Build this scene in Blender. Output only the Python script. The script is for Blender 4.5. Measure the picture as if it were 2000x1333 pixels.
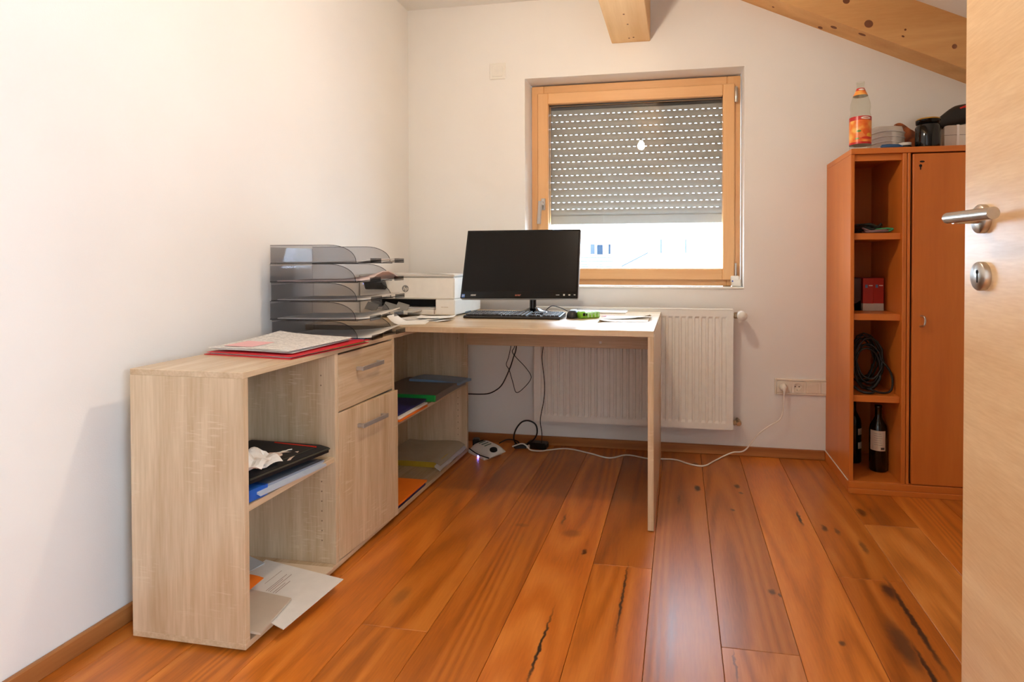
import bpy, math, random
from mathutils import Matrix, Vector, noise
random.seed(7)
pi = math.pi
for o in list(bpy.data.objects): bpy.data.objects.remove(o)
scene = bpy.context.scene
COL = scene.collection

# ------------------------------------------------------------------ camera
cd = bpy.data.cameras.new('camera')
cd.sensor_width = 36.0; cd.sensor_fit = 'HORIZONTAL'
cd.lens = 1060.0 / 2000 * 36
cd.shift_x = -(1152.72 - 1000) / 2000
cd.shift_y = (524.70 - 666.5) / 2000
cd.clip_start = 0.02; cd.clip_end = 300
cam = bpy.data.objects.new('camera', cd); COL.objects.link(cam)
cam.matrix_world = (Matrix.Translation((1.524, 0, 1.0036)) @ Matrix.Rotation(0.16417, 4, 'Z')
                    @ Matrix.Rotation(pi / 2 - 0.01315, 4, 'X') @ Matrix.Rotation(-0.00108, 4, 'Z'))
scene.camera = cam

# ------------------------------------------------------------------ light & exposure
SKY = 24.0
LAMP = 630.0
w = bpy.data.worlds.new('world'); scene.world = w; w.use_nodes = True
bg = w.node_tree.nodes['Background']
bg.inputs['Color'].default_value = (0.68, 0.86, 1.06, 1); bg.inputs['Strength'].default_value = SKY
vs = scene.view_settings
vs.view_transform = 'Standard'; vs.look = 'None'; vs.exposure = 0.10; vs.gamma = 1.0; vs.use_curve_mapping = False
RX_ = 3.06
def portal(name, loc, rot, sx, sy):
    l = bpy.data.lights.new(name, 'AREA'); l.shape = 'RECTANGLE'; l.size = sx; l.size_y = sy
    l.cycles.is_portal = True
    o = bpy.data.objects.new(name, l); o.location = loc; o.rotation_euler = rot; COL.objects.link(o)
portal('window_portal', (1.27, 3.2, 1.2), (-pi / 2, 0, 0), 1.16, 1.0)
portal('added_hall_portal', (RX_ + .02, -.82, 1.42), (0, pi / 2, 0), 1.36, 1.24)  # sampling portal for the added, unseen hall window; emits nothing itself

# ------------------------------------------------------------------ helpers
def lin(c):
    return tuple(((v / 255) / 12.92 if v / 255 <= 0.04045 else ((v / 255 + 0.055) / 1.055) ** 2.4) for v in c)
class MB:
    """collects geometry in world coordinates; build() makes one mesh object"""
    def __init__(s): s.v = []; s.f = []; s.sm = []
    def add(s, v, f, smooth=False, M=None):
        b = len(s.v)
        if M is not None: v = [M @ Vector(p) for p in v]
        s.v += [tuple(p) for p in v]; s.f += [tuple(i + b for i in q) for q in f]; s.sm += [smooth] * len(f)
        return s
    def box(s, x0, x1, y0, y1, z0, z1, bev=0.0, M=None):
        if bev <= 0:
            v = [(x, y, z) for x in (x0, x1) for y in (y0, y1) for z in (z0, z1)]
            f = [(0, 1, 3, 2), (4, 6, 7, 5), (0, 4, 5, 1), (2, 3, 7, 6), (0, 2, 6, 4), (1, 5, 7, 3)]
            return s.add(v, f, False, M)
        b = min(bev, (x1 - x0) * .49, (y1 - y0) * .49, (z1 - z0) * .49)
        X = (x0, x1); Y = (y0, y1); Z = (z0, z1); v = []; idx = {}
        for i in (0, 1):
            for j in (0, 1):
                for k in (0, 1):
                    cx, cy, cz = X[i], Y[j], Z[k]; sx, sy, sz = (1 - 2 * i) * b, (1 - 2 * j) * b, (1 - 2 * k) * b
                    for a, p in enumerate(((cx, cy + sy, cz + sz), (cx + sx, cy, cz + sz), (cx + sx, cy + sy, cz))):
                        idx[i, j, k, a] = len(v); v.append(p)
        I = lambda i, j, k, a: idx[i, j, k, a]
        f = []
        for i in (0, 1):
            q = [I(i, 0, 0, 0), I(i, 1, 0, 0), I(i, 1, 1, 0), I(i, 0, 1, 0)]; f.append(tuple(q if i else q[::-1]))
        for j in (0, 1):
            q = [I(0, j, 0, 1), I(1, j, 0, 1), I(1, j, 1, 1), I(0, j, 1, 1)]; f.append(tuple(q[::-1] if j else q))
        for k in (0, 1):
            q = [I(0, 0, k, 2), I(1, 0, k, 2), I(1, 1, k, 2), I(0, 1, k, 2)]; f.append(tuple(q if k else q[::-1]))
        for i in (0, 1):
            for j in (0, 1):
                q = [I(i, j, 0, 0), I(i, j, 1, 0), I(i, j, 1, 1), I(i, j, 0, 1)]; f.append(tuple(q if (i == j) else q[::-1]))
        for i in (0, 1):
            for k in (0, 1):
                q = [I(i, 0, k, 0), I(i, 0, k, 2), I(i, 1, k, 2), I(i, 1, k, 0)]; f.append(tuple(q if (i == k) else q[::-1]))
        for j in (0, 1):
            for k in (0, 1):
                q = [I(0, j, k, 1), I(1, j, k, 1), I(1, j, k, 2), I(0, j, k, 2)]; f.append(tuple(q if (j == k) else q[::-1]))
        for i in (0, 1):
            for j in (0, 1):
                for k in (0, 1):
                    q = [I(i, j, k, 0), I(i, j, k, 1), I(i, j, k, 2)]; f.append(tuple(q if (i + j + k) % 2 == 0 else q[::-1]))
        return s.add(v, f, False, M)
    def lathe(s, prof, seg=32, M=None, cap=True, smooth=True, a0=0, a1=2 * pi):
        """prof: list of (r,z) about the z axis"""
        full = abs(a1 - a0 - 2 * pi) < 1e-6; n = seg if full else seg + 1
        v = []; f = []
        for r, z in prof:
            for i in range(n):
                a = a0 + (a1 - a0) * i / seg; v.append((r * math.cos(a), r * math.sin(a), z))
        for k in range(len(prof) - 1):
            for i in range(seg):
                j = (i + 1) % n; f.append((k * n + i, k * n + j, (k + 1) * n + j, (k + 1) * n + i))
        s.add(v, f, smooth, M)
        if cap and full:
            for k, rev in ((0, True), (len(prof) - 1, False)):
                if prof[k][0] > 1e-6:
                    ring = [v[k * n + i] for i in range(n)]; q = tuple(range(n))
                    s.add(ring, [q[::-1] if rev else q], False, M)
        return s
    def tube(s, pts, r, seg=8, closed=False, M=None):
        P = [Vector(p) for p in pts]; n = len(P); R = r if isinstance(r, (list, tuple)) else [r] * n
        T = []
        for i in range(n):
            a = P[(i - 1) % n] if (closed or i > 0) else P[i]; b = P[(i + 1) % n] if (closed or i < n - 1) else P[i]
            t = (b - a); T.append(t.normalized() if t.length > 1e-9 else Vector((0, 0, 1)))
        up = Vector((0, 0, 1)) if abs(T[0].z) < .9 else Vector((1, 0, 0))
        N = (up - T[0] * up.dot(T[0])).normalized(); v = []; f = []
        for i in range(n):
            N = (N - T[i] * N.dot(T[i])).normalized(); B = T[i].cross(N)
            for k in range(seg):
                a = 2 * pi * k / seg; v.append(P[i] + (N * math.cos(a) + B * math.sin(a)) * R[i])
        m = n if closed else n - 1
        for i in range(m):
            j = (i + 1) % n
            for k in range(seg):
                l = (k + 1) % seg; f.append((i * seg + k, i * seg + l, j * seg + l, j * seg + k))
        s.add(v, f, True, M)
        if not closed:
            s.add(v[:seg], [tuple(range(seg))[::-1]], False, M); s.add(v[-seg:], [tuple(range(seg))], False, M)
        return s
    def sheet(s, fn, nu, nv, t=0.0006, M=None, smooth=True):
        """thin curved slab; fn(u,v) gives the top surface, t its thickness downwards"""
        v = []; f = []
        for k in (0, 1):
            for i in range(nu + 1):
                for j in range(nv + 1):
                    p = fn(i / nu, j / nv); v.append((p[0], p[1], p[2] - k * t))
        n = (nu + 1) * (nv + 1); I = lambda i, j: i * (nv + 1) + j
        for i in range(nu):
            for j in range(nv):
                q = (I(i, j), I(i + 1, j), I(i + 1, j + 1), I(i, j + 1)); f.append(q); f.append(tuple(a + n for a in q[::-1]))
        s.add(v, f, smooth, M)
        rim = [I(i, 0) for i in range(nu + 1)] + [I(nu, j) for j in range(1, nv + 1)] + [I(i, nv) for i in range(nu - 1, -1, -1)] + [I(0, j) for j in range(nv - 1, 0, -1)]
        vv = [v[a] for a in rim] + [v[a + n] for a in rim]; m = len(rim)
        s.add(vv, [(a, a + m, (a + 1) % m + m, (a + 1) % m) for a in range(m)], False, M)
        return s
    def prism(s, poly, d, M=None):
        """poly: list of (a,b) in local xy, extruded along local z by d"""
        n = len(poly); v = [(a, b, 0) for a, b in poly] + [(a, b, d) for a, b in poly]
        f = [tuple(range(n))[::-1], tuple(range(n, 2 * n))] + [(i, (i + 1) % n, (i + 1) % n + n, i + n) for i in range(n)]
        return s.add(v, f, False, M)
    def build(s, name, mat, root=None, keep=None):
        off = Vector(root_loc(root)) if root is not None else Vector((0, 0, 0))
        if root is None and keep is not None: off = Vector(keep)
        me = bpy.data.meshes.new(name)
        me.from_pydata([tuple(Vector(p) - off) for p in s.v], [], s.f)
        me.polygons.foreach_set('use_smooth', s.sm)
        me.materials.append(mat); me.validate(); me.update()
        o = bpy.data.objects.new(name, me); COL.objects.link(o)
        if root is not None: o.parent = root
        elif keep is not None: o.location = keep
        return o
LOC = {}
def root_loc(o):
    p = Vector((0, 0, 0))
    while o is not None: p = p + o.location; o = o.parent
    return p
def tag(o, label=None, cat=None, group=None, kind=None):
    if label: o['label'] = label
    if cat: o['category'] = cat
    if group: o['group'] = group
    if kind: o['kind'] = kind
    return o
def thing(name, loc, label, cat, group=None, kind=None):
    o = bpy.data.objects.new(name, None); o.empty_display_size = .05; o.location = loc; COL.objects.link(o)
    return tag(o, label, cat, group, kind)
def XF(loc=(0, 0, 0), rz=0, rx=0, ry=0):
    return Matrix.Translation(loc) @ Matrix.Rotation(rz, 4, 'Z') @ Matrix.Rotation(ry, 4, 'Y') @ Matrix.Rotation(rx, 4, 'X')
def smoothpath(pts, n=6):
    P = [Vector(p) for p in pts]; out = []
    for i in range(len(P) - 1):
        a = P[max(i - 1, 0)]; b = P[i]; c = P[i + 1]; d = P[min(i + 2, len(P) - 1)]
        for k in range(n):
            t = k / n
            out.append(0.5 * ((2 * b) + (c - a) * t + (2 * a - 5 * b + 4 * c - d) * t * t + (3 * b - a - 3 * c + d) * t ** 3))
    out.append(P[-1]); return out
def textmesh(body, size, M, extrude=0.0004, shear=0.0, bold=0.0):
    c = bpy.data.curves.new('t', 'FONT'); c.body = body; c.size = size; c.extrude = extrude; c.shear = shear; c.offset = bold
    c.align_x = 'CENTER'; c.align_y = 'CENTER'; c.resolution_u = 3
    o = bpy.data.objects.new('t', c); COL.objects.link(o)
    bpy.context.view_layer.update()
    me = bpy.data.meshes.new_from_object(o.evaluated_get(bpy.context.evaluated_depsgraph_get()))
    m = MB().add([M @ v.co for v in me.vertices], [tuple(p.vertices) for p in me.polygons])
    bpy.data.objects.remove(o); bpy.data.curves.remove(c); bpy.data.meshes.remove(me)
    return m

# ------------------------------------------------------------------ materials
def mat(name):
    m = bpy.data.materials.new(name); m.use_nodes = True
    nt = m.node_tree; return m, nt, nt.nodes['Principled BSDF']
def plain(name, rgb, rough=.5, metal=0., spec=.5, noise_amt=0.06, nscale=30., bump=0.0, emit=None, estr=0):
    m, nt, b = mat(name); c = lin(rgb)
    tc = nt.nodes.new('ShaderNodeTexCoord'); nz = nt.nodes.new('ShaderNodeTexNoise'); nz.inputs['Scale'].default_value = nscale
    nt.links.new(tc.outputs['Object'], nz.inputs['Vector'])
    mx = nt.nodes.new('ShaderNodeMix'); mx.data_type = 'RGBA'
    mx.inputs['A'].default_value = (*[v * (1 - noise_amt) for v in c], 1); mx.inputs['B'].default_value = (*[min(1, v * (1 + noise_amt)) for v in c], 1)
    nt.links.new(nz.outputs['Fac'], mx.inputs['Factor']); nt.links.new(mx.outputs['Result'], b.inputs['Base Color'])
    b.inputs['Roughness'].default_value = rough; b.inputs['Metallic'].default_value = metal; b.inputs['Specular IOR Level'].default_value = spec
    if bump:
        bp = nt.nodes.new('ShaderNodeBump'); bp.inputs['Strength'].default_value = bump; bp.inputs['Distance'].default_value = .002
        n2 = nt.nodes.new('ShaderNodeTexNoise'); n2.inputs['Scale'].default_value = nscale * 8; n2.inputs['Detail'].default_value = 4
        nt.links.new(tc.outputs['Object'], n2.inputs['Vector']); nt.links.new(n2.outputs['Fac'], bp.inputs['Height']); nt.links.new(bp.outputs['Normal'], b.inputs['Normal'])
    if emit: b.inputs['Emission Color'].default_value = (*emit, 1); b.inputs['Emission Strength'].default_value = estr
    return m
def ramp(nt, stops):
    r = nt.nodes.new('ShaderNodeValToRGB'); e = r.color_ramp.elements
    while len(e) < len(stops): e.new(.5)
    for k, (p, c) in enumerate(stops): e[k].position = p; e[k].color = (*c, 1)
    return r
def wood(name, light, dark, axis, rough=.45, scale=9., stretch=14., wave=0.5, fine=.35, spec=.5, saw=0.0, bump=.08, dist=3.0):
    """grain runs along the given object axis"""
    m, nt, b = mat(name); L = nt.links.new
    tc = nt.nodes.new('ShaderNodeTexCoord'); mp = nt.nodes.new('ShaderNodeMapping')
    sc = [1., 1., 1.]; sc['xyz'.index(axis)] = 1 / stretch; mp.inputs['Scale'].default_value = sc
    oi = nt.nodes.new('ShaderNodeObjectInfo'); mu = nt.nodes.new('ShaderNodeMath'); mu.operation = 'MULTIPLY'; mu.inputs[1].default_value = 7.3
    L(oi.outputs['Random'], mu.inputs[0]); L(mu.outputs[0], mp.inputs['Location'])
    L(tc.outputs['Object'], mp.inputs['Vector'])
    n1 = nt.nodes.new('ShaderNodeTexNoise'); n1.inputs['Scale'].default_value = scale; n1.inputs['Detail'].default_value = 5; n1.inputs['Distortion'].default_value = .6
    n2 = nt.nodes.new('ShaderNodeTexNoise'); n2.inputs['Scale'].default_value = scale * 16; n2.inputs['Detail'].default_value = 3
    n5 = nt.nodes.new('ShaderNodeTexNoise'); n5.inputs['Scale'].default_value = scale * .45; n5.inputs['Detail'].default_value = 1.0; n5.inputs['Distortion'].default_value = .25
    k1 = nt.nodes.new('ShaderNodeMath'); k1.operation = 'MULTIPLY'; k1.inputs[1].default_value = 22 * dist; k2 = nt.nodes.new('ShaderNodeMath'); k2.operation = 'SINE'
    wv = nt.nodes.new('ShaderNodeMapRange'); wv.inputs['From Min'].default_value = -1; wv.inputs['From Max'].default_value = 1
    L(n5.outputs['Fac'], k1.inputs[0]); L(k1.outputs[0], k2.inputs[0]); L(k2.outputs[0], wv.inputs['Value'])
    for n in (n1, n2, n5): L(mp.outputs['Vector'], n.inputs['Vector'])
    a = nt.nodes.new('ShaderNodeMix'); a.data_type = 'FLOAT'; a.inputs['Factor'].default_value = wave
    L(n1.outputs['Fac'], a.inputs['A']); L(wv.outputs['Result'], a.inputs['B'])
    a2 = nt.nodes.new('ShaderNodeMix'); a2.data_type = 'FLOAT'; a2.inputs['Factor'].default_value = fine
    L(a.outputs['Result'], a2.inputs['A']); L(n2.outputs['Fac'], a2.inputs['B'])
    r = ramp(nt, [(.25, lin(dark)), (.5, tuple((x + y) / 2 for x, y in zip(lin(light), lin(dark)))), (.72, lin(light))])
    L(a2.outputs['Result'], r.inputs['Fac']); col = r.outputs['Color']
    if saw > 0:   # pale saw-cut ticks across the grain of the printed decor
        mp2 = nt.nodes.new('ShaderNodeMapping'); s2 = [22., 22., 22.]; s2['xyz'.index(axis)] = 150.; mp2.inputs['Scale'].default_value = s2
        L(tc.outputs['Object'], mp2.inputs['Vector'])
        n3 = nt.nodes.new('ShaderNodeTexNoise'); n3.inputs['Scale'].default_value = 1.; n3.inputs['Detail'].default_value = 1; L(mp2.outputs['Vector'], n3.inputs['Vector'])
        n4 = nt.nodes.new('ShaderNodeTexNoise'); n4.inputs['Scale'].default_value = 7.; L(tc.outputs['Object'], n4.inputs['Vector'])
        g1 = nt.nodes.new('ShaderNodeMapRange'); g1.inputs['From Min'].default_value = .58; g1.inputs['From Max'].default_value = .68; L(n3.outputs['Fac'], g1.inputs['Value'])
        g2 = nt.nodes.new('ShaderNodeMapRange'); g2.inputs['From Min'].default_value = .5; g2.inputs['From Max'].default_value = .62; L(n4.outputs['Fac'], g2.inputs['Value'])
        pr = nt.nodes.new('ShaderNodeMath'); pr.operation = 'MULTIPLY'; L(g1.outputs['Result'], pr.inputs[0]); L(g2.outputs['Result'], pr.inputs[1])
        p2 = nt.nodes.new('ShaderNodeMath'); p2.operation = 'MULTIPLY'; p2.inputs[1].default_value = saw; L(pr.outputs[0], p2.inputs[0])
        mx = nt.nodes.new('ShaderNodeMix'); mx.data_type = 'RGBA'; mx.inputs['B'].default_value = (*lin((226, 205, 172)), 1)
        L(p2.outputs[0], mx.inputs['Factor']); L(col, mx.inputs['A']); col = mx.outputs['Result']
    L(col, b.inputs['Base Color']); b.inputs['Roughness'].default_value = rough; b.inputs['Specular IOR Level'].default_value = spec
    bp = nt.nodes.new('ShaderNodeBump'); bp.inputs['Strength'].default_value = bump; bp.inputs['Distance'].default_value = .001
    L(a2.outputs['Result'], bp.inputs['Height']); L(bp.outputs['Normal'], b.inputs['Normal'])
    return m
def thin(name, tint, ior=1.5, rough=.02, boost=1.0):
    """thin clear plastic or glass: tinted pass-through with a fresnel mirror"""
    m = bpy.data.materials.new(name); m.use_nodes = True; nt = m.node_tree; nt.nodes.clear(); L = nt.links.new
    out = nt.nodes.new('ShaderNodeOutputMaterial'); mx = nt.nodes.new('ShaderNodeMixShader')
    t = nt.nodes.new('ShaderNodeBsdfTransparent'); t.inputs['Color'].default_value = (*tint, 1)
    g = nt.nodes.new('ShaderNodeBsdfGlossy'); g.inputs['Roughness'].default_value = rough
    fr = nt.nodes.new('ShaderNodeFresnel'); fr.inputs['IOR'].default_value = ior
    mu = nt.nodes.new('ShaderNodeMath'); mu.operation = 'MULTIPLY'; mu.inputs[1].default_value = boost; mu.use_clamp = True
    ge = nt.nodes.new('ShaderNodeNewGeometry'); inv = nt.nodes.new('ShaderNodeMath'); inv.operation = 'SUBTRACT'; inv.inputs[0].default_value = 1; L(ge.outputs['Backfacing'], inv.inputs[1])
    m3 = nt.nodes.new('ShaderNodeMath'); m3.operation = 'MULTIPLY'; L(mu.outputs[0], m3.inputs[0]); L(inv.outputs[0], m3.inputs[1])
    L(fr.outputs[0], mu.inputs[0]); L(m3.outputs[0], mx.inputs['Fac']); L(t.outputs[0], mx.inputs[1]); L(g.outputs[0], mx.inputs[2]); L(mx.outputs[0], out.inputs['Surface'])
    return m

OAK = dict(light=(234, 211, 178), dark=(180, 149, 110), rough=.27, scale=9, stretch=16, wave=.12, fine=.3)
oak = {a: wood('sonoma_oak_' + a, axis=a, saw=.55 if a == 'z' else .2, **OAK) for a in 'xyz'}
CH = dict(light=(216, 126, 50), dark=(194, 102, 34), rough=.38, scale=5, stretch=10, wave=.12, fine=.25)
alder = {a: wood('alder_' + a, axis=a, **CH) for a in 'xyz'}
pine = {a: wood('pine_' + a, axis=a, light=(238, 200, 146), dark=(214, 164, 104), rough=.55, scale=7, stretch=14, wave=.12, fine=.2) for a in 'xyz'}
larch = {a: wood('window_pine_' + a, axis=a, light=(236, 188, 132), dark=(220, 164, 108), rough=.4, scale=9, stretch=18, wave=.08, fine=.3) for a in 'xyz'}
beech = wood('door_veneer', axis='y', light=(238, 206, 160), dark=(212, 170, 122), rough=.30, scale=14, stretch=9, wave=.12, fine=.4, dist=2.0)
skirt = {a: wood('skirting_oak_' + a, axis=a, light=(186, 122, 66), dark=(148, 88, 42), rough=.42, scale=8, stretch=14) for a in 'xy'}

def plaster():
    m, nt, b = mat('white_plaster'); L = nt.links.new
    g = nt.nodes.new('ShaderNodeNewGeometry')
    n1 = nt.nodes.new('ShaderNodeTexNoise'); n1.inputs['Scale'].default_value = 1.6; n1.inputs['Detail'].default_value = 3
    n2 = nt.nodes.new('ShaderNodeTexNoise'); n2.inputs['Scale'].default_value = 260; n2.inputs['Detail'].default_value = 3
    for n in (n1, n2): L(g.outputs['Position'], n.inputs['Vector'])
    r = ramp(nt, [(.3, lin((232, 228, 222))), (.7, lin((238, 235, 229)))]); L(n1.outputs['Fac'], r.inputs['Fac']); L(r.outputs['Color'], b.inputs['Base Color'])
    bp = nt.nodes.new('ShaderNodeBump'); bp.inputs['Strength'].default_value = .12; bp.inputs['Distance'].default_value = .002
    L(n2.outputs['Fac'], bp.inputs['Height']); L(bp.outputs['Normal'], b.inputs['Normal'])
    b.inputs['Roughness'].default_value = .85; b.inputs['Specular IOR Level'].default_value = .2
    return m
PLASTER = plaster()

# knots and cracks of the floorboards: x, y, half width, half length, strength
KNOTS = [(1.60, 2.43, .016, .035, 1), (1.775, 2.48, .014, .03, .9), (1.785, 2.41, .012, .014, .7), (1.735, 2.24, .012, .012, .8),
         (1.985, 2.21, .008, .07, 1), (2.06, 2.14, .012, .03, .8), (2.10, 2.12, .010, .03, .7), (1.20, 1.83, .010, .02, .8), (1.13, 1.95, .04, .03, .4),
         (1.165, 1.36, .005, .17, 1), (1.355, 1.60, .004, .20, .9), (1.60, 2.72, .02, .02, .7), (1.80, 1.70, .012, .016, .8), (1.82, 1.69, .006, .012, .8),
         (1.945, 1.50, .010, .012, .8), (1.66, 1.37, .004, .06, .6), (2.165, 1.62, .010, .24, 1), (2.10, 1.52, .03, .12, .8), (2.125, 1.40, .008, .16, 1),
         (2.15, 1.76, .02, .05, .9), (2.24, 2.30, .02, .04, .7), (.93, 1.98, .03, .015, .35), (.70, 1.50, .025, .05, .35), (1.08, 2.05, .006, .05, .6), (.20, .88, .006, .04, .9), (1.52, 2.30, .008, .05, .4), (2.16, 2.02, .012, .05, .6)]
def floor_mat():
    m, nt, b = mat('oak_floorboard'); L = nt.links.new
    g = nt.nodes.new('ShaderNodeNewGeometry'); oi = nt.nodes.new('ShaderNodeObjectInfo')
    cmb = nt.nodes.new('ShaderNodeCombineXYZ'); mu = nt.nodes.new('ShaderNodeMath'); mu.operation = 'MULTIPLY'; mu.inputs[1].default_value = 31.7
    L(oi.outputs['Random'], mu.inputs[0]); L(mu.outputs[0], cmb.inputs['Z']); L(mu.outputs[0], cmb.inputs['Y'])
    ad = nt.nodes.new('ShaderNodeVectorMath'); ad.operation = 'ADD'; L(g.outputs['Position'], ad.inputs[0]); L(cmb.outputs[0], ad.inputs[1])
    mp = nt.nodes.new('ShaderNodeMapping'); mp.inputs['Scale'].default_value = (1, .09, 1); L(ad.outputs[0], mp.inputs['Vector'])
    n1 = nt.nodes.new('ShaderNodeTexNoise'); n1.inputs['Scale'].default_value = 7; n1.inputs['Detail'].default_value = 5; n1.inputs['Distortion'].default_value = 1.0
    n2 = nt.nodes.new('ShaderNodeTexNoise'); n2.inputs['Scale'].default_value = 170; n2.inputs['Detail'].default_value = 3
    n3 = nt.nodes.new('ShaderNodeTexNoise'); n3.inputs['Scale'].default_value = 4.2; n3.inputs['Detail'].default_value = 1.0; n3.inputs['Distortion'].default_value = .3
    for n in (n1, n2, n3): L(mp.outputs['Vector'], n.inputs['Vector'])
    k1 = nt.nodes.new('ShaderNodeMath'); k1.operation = 'MULTIPLY'; k1.inputs[1].default_value = 95; L(n3.outputs['Fac'], k1.inputs[0])
    k2 = nt.nodes.new('ShaderNodeMath'); k2.operation = 'SINE'; L(k1.outputs[0], k2.inputs[0])
    wvm = nt.nodes.new('ShaderNodeMapRange'); wvm.inputs['From Min'].default_value = -1; wvm.inputs['From Max'].default_value = 1; L(k2.outputs[0], wvm.inputs['Value'])
    m1 = nt.nodes.new('ShaderNodeMix'); m1.data_type = 'FLOAT'; m1.inputs['Factor'].default_value = .24; L(n1.outputs['Fac'], m1.inputs['A']); L(wvm.outputs['Result'], m1.inputs['B'])
    m2 = nt.nodes.new('ShaderNodeMix'); m2.data_type = 'FLOAT'; m2.inputs['Factor'].default_value = .25; L(m1.outputs['Result'], m2.inputs['A']); L(n2.outputs['Fac'], m2.inputs['B'])
    r = ramp(nt, [(.25, lin((150, 80, 22))), (.5, lin((200, 114, 36))), (.75, lin((222, 142, 60)))])
    L(m2.outputs['Result'], r.inputs['Fac'])
    tint = nt.nodes.new('ShaderNodeMix'); tint.data_type = 'RGBA'; tint.blend_type = 'MULTIPLY'; tint.inputs['Factor'].default_value = 1
    L(r.outputs['Color'], tint.inputs['A']); L(oi.outputs['Color'], tint.inputs['B'])
    # knots
    wob = nt.nodes.new('ShaderNodeTexNoise'); wob.inputs['Scale'].default_value = 45; L(g.outputs['Position'], wob.inputs['Vector'])
    wsub = nt.nodes.new('ShaderNodeVectorMath'); wsub.operation = 'SCALE'; wsub.inputs['Scale'].default_value = .016; L(wob.outputs['Color'], wsub.inputs[0])
    pos = nt.nodes.new('ShaderNodeVectorMath'); pos.operation = 'ADD'; L(g.outputs['Position'], pos.inputs[0]); L(wsub.outputs[0], pos.inputs[1])
    acc = None
    for (x, y, rx, ry, st) in KNOTS:
        s = nt.nodes.new('ShaderNodeVectorMath'); s.operation = 'SUBTRACT'; L(pos.outputs[0], s.inputs[0]); s.inputs[1].default_value = (x + .008, y + .008, .008)
        k = nt.nodes.new('ShaderNodeVectorMath'); k.operation = 'MULTIPLY'; L(s.outputs[0], k.inputs[0]); k.inputs[1].default_value = (1 / rx, 1 / ry, 1)
        ln = nt.nodes.new('ShaderNodeVectorMath'); ln.operation = 'LENGTH'; L(k.outputs[0], ln.inputs[0])
        mr = nt.nodes.new('ShaderNodeMapRange'); mr.interpolation_type = 'SMOOTHSTEP'; L(ln.outputs['Value'], mr.inputs['Value'])
        mr.inputs['From Min'].default_value = .35; mr.inputs['From Max'].default_value = 1.2; mr.inputs['To Min'].default_value = st; mr.inputs['To Max'].default_value = 0
        if acc is None: acc = mr.outputs['Result']
        else:
            mxn = nt.nodes.new('ShaderNodeMath'); mxn.operation = 'MAXIMUM'; L(acc, mxn.inputs[0]); L(mr.outputs['Result'], mxn.inputs[1]); acc = mxn.outputs[0]
    kn = nt.nodes.new('ShaderNodeMix'); kn.data_type = 'RGBA'; kn.inputs['B'].default_value = (*lin((52, 34, 24)), 1)
    L(acc, kn.inputs['Factor']); L(tint.outputs['Result'], kn.inputs['A']); L(kn.outputs['Result'], b.inputs['Base Color'])
    rr = nt.nodes.new('ShaderNodeMapRange'); L(m2.outputs['Result'], rr.inputs['Value']); rr.inputs['To Min'].default_value = .25; rr.inputs['To Max'].default_value = .40; L(rr.outputs['Result'], b.inputs['Roughness']); b.inputs['Specular IOR Level'].default_value = .85
    bp = nt.nodes.new('ShaderNodeBump'); bp.inputs['Strength'].default_value = .28; bp.inputs['Distance'].default_value = .0012
    L(m2.outputs['Result'], bp.inputs['Height']); L(bp.outputs['Normal'], b.inputs['Normal'])
    return m
FLOOR = floor_mat()
white_paint = plain('white_enamel', (236, 232, 222), .35)
white_plastic = plain('white_plastic', (232, 228, 218), .35)
socket_plastic = plain('cream_plastic', (232, 222, 204), .4)
steel = plain('brushed_steel', (196, 190, 182), .28, 1.0, nscale=200)
alu = plain('satin_aluminium', (186, 182, 176), .4, .6)
brass = plain('nickel_brass', (168, 150, 120), .3, 1.0)
black = plain('black_plastic', (18, 18, 20), .35)
black_mat = plain('black_fabric', (20, 20, 21), .75, bump=.3)
gloss_black = plain('glossy_black', (8, 8, 9), .15, spec=.3)
dark = plain('dark_void', (22, 20, 18), .9)
cable_black = plain('black_cable_rubber', (16, 16, 17), .5)
cable_white = plain('white_cable_rubber', (236, 230, 218), .45)
paper = plain('white_paper', (238, 234, 226), .8, spec=.2)
paper2 = plain('greyish_paper', (216, 212, 206), .8, spec=.2)
def printed(name, rgb, ink, scale, axis):
    m, nt, b = mat(name); L = nt.links.new; tc = nt.nodes.new('ShaderNodeTexCoord')
    wv = nt.nodes.new('ShaderNodeTexWave'); wv.bands_direction = axis; wv.inputs['Scale'].default_value = scale; L(tc.outputs['Object'], wv.inputs['Vector'])
    nz = nt.nodes.new('ShaderNodeTexNoise'); nz.inputs['Scale'].default_value = 90; nz.inputs['Detail'].default_value = 2; L(tc.outputs['Object'], nz.inputs['Vector'])
    g1 = nt.nodes.new('ShaderNodeMapRange'); g1.inputs['From Min'].default_value = .72; g1.inputs['From Max'].default_value = .8; L(wv.outputs['Fac'], g1.inputs['Value'])
    g2 = nt.nodes.new('ShaderNodeMapRange'); g2.inputs['From Min'].default_value = .42; g2.inputs['From Max'].default_value = .56; L(nz.outputs['Fac'], g2.inputs['Value'])
    pr_ = nt.nodes.new('ShaderNodeMath'); pr_.operation = 'MULTIPLY'; L(g1.outputs['Result'], pr_.inputs[0]); L(g2.outputs['Result'], pr_.inputs[1])
    x = nt.nodes.new('ShaderNodeMix'); x.data_type = 'RGBA'; x.inputs['A'].default_value = (*lin(rgb), 1); x.inputs['B'].default_value = (*lin(ink), 1)
    L(pr_.outputs[0], x.inputs['Factor']); L(x.outputs['Result'], b.inputs['Base Color']); b.inputs['Roughness'].default_value = .8; b.inputs['Specular IOR Level'].default_value = .2; return m
form_paper = printed('printed_form_paper', (226, 222, 216), (168, 164, 162), 28, 'Y')
blue_c = plain('blue_card', (30, 66, 160), .45); navy = plain('navy_card', (22, 26, 90), .5)
red_c = plain('red_card', (206, 32, 46), .4); orange_c = plain('orange_card', (240, 120, 22), .55); green_c = plain('green_card', (30, 150, 70), .4)
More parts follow.
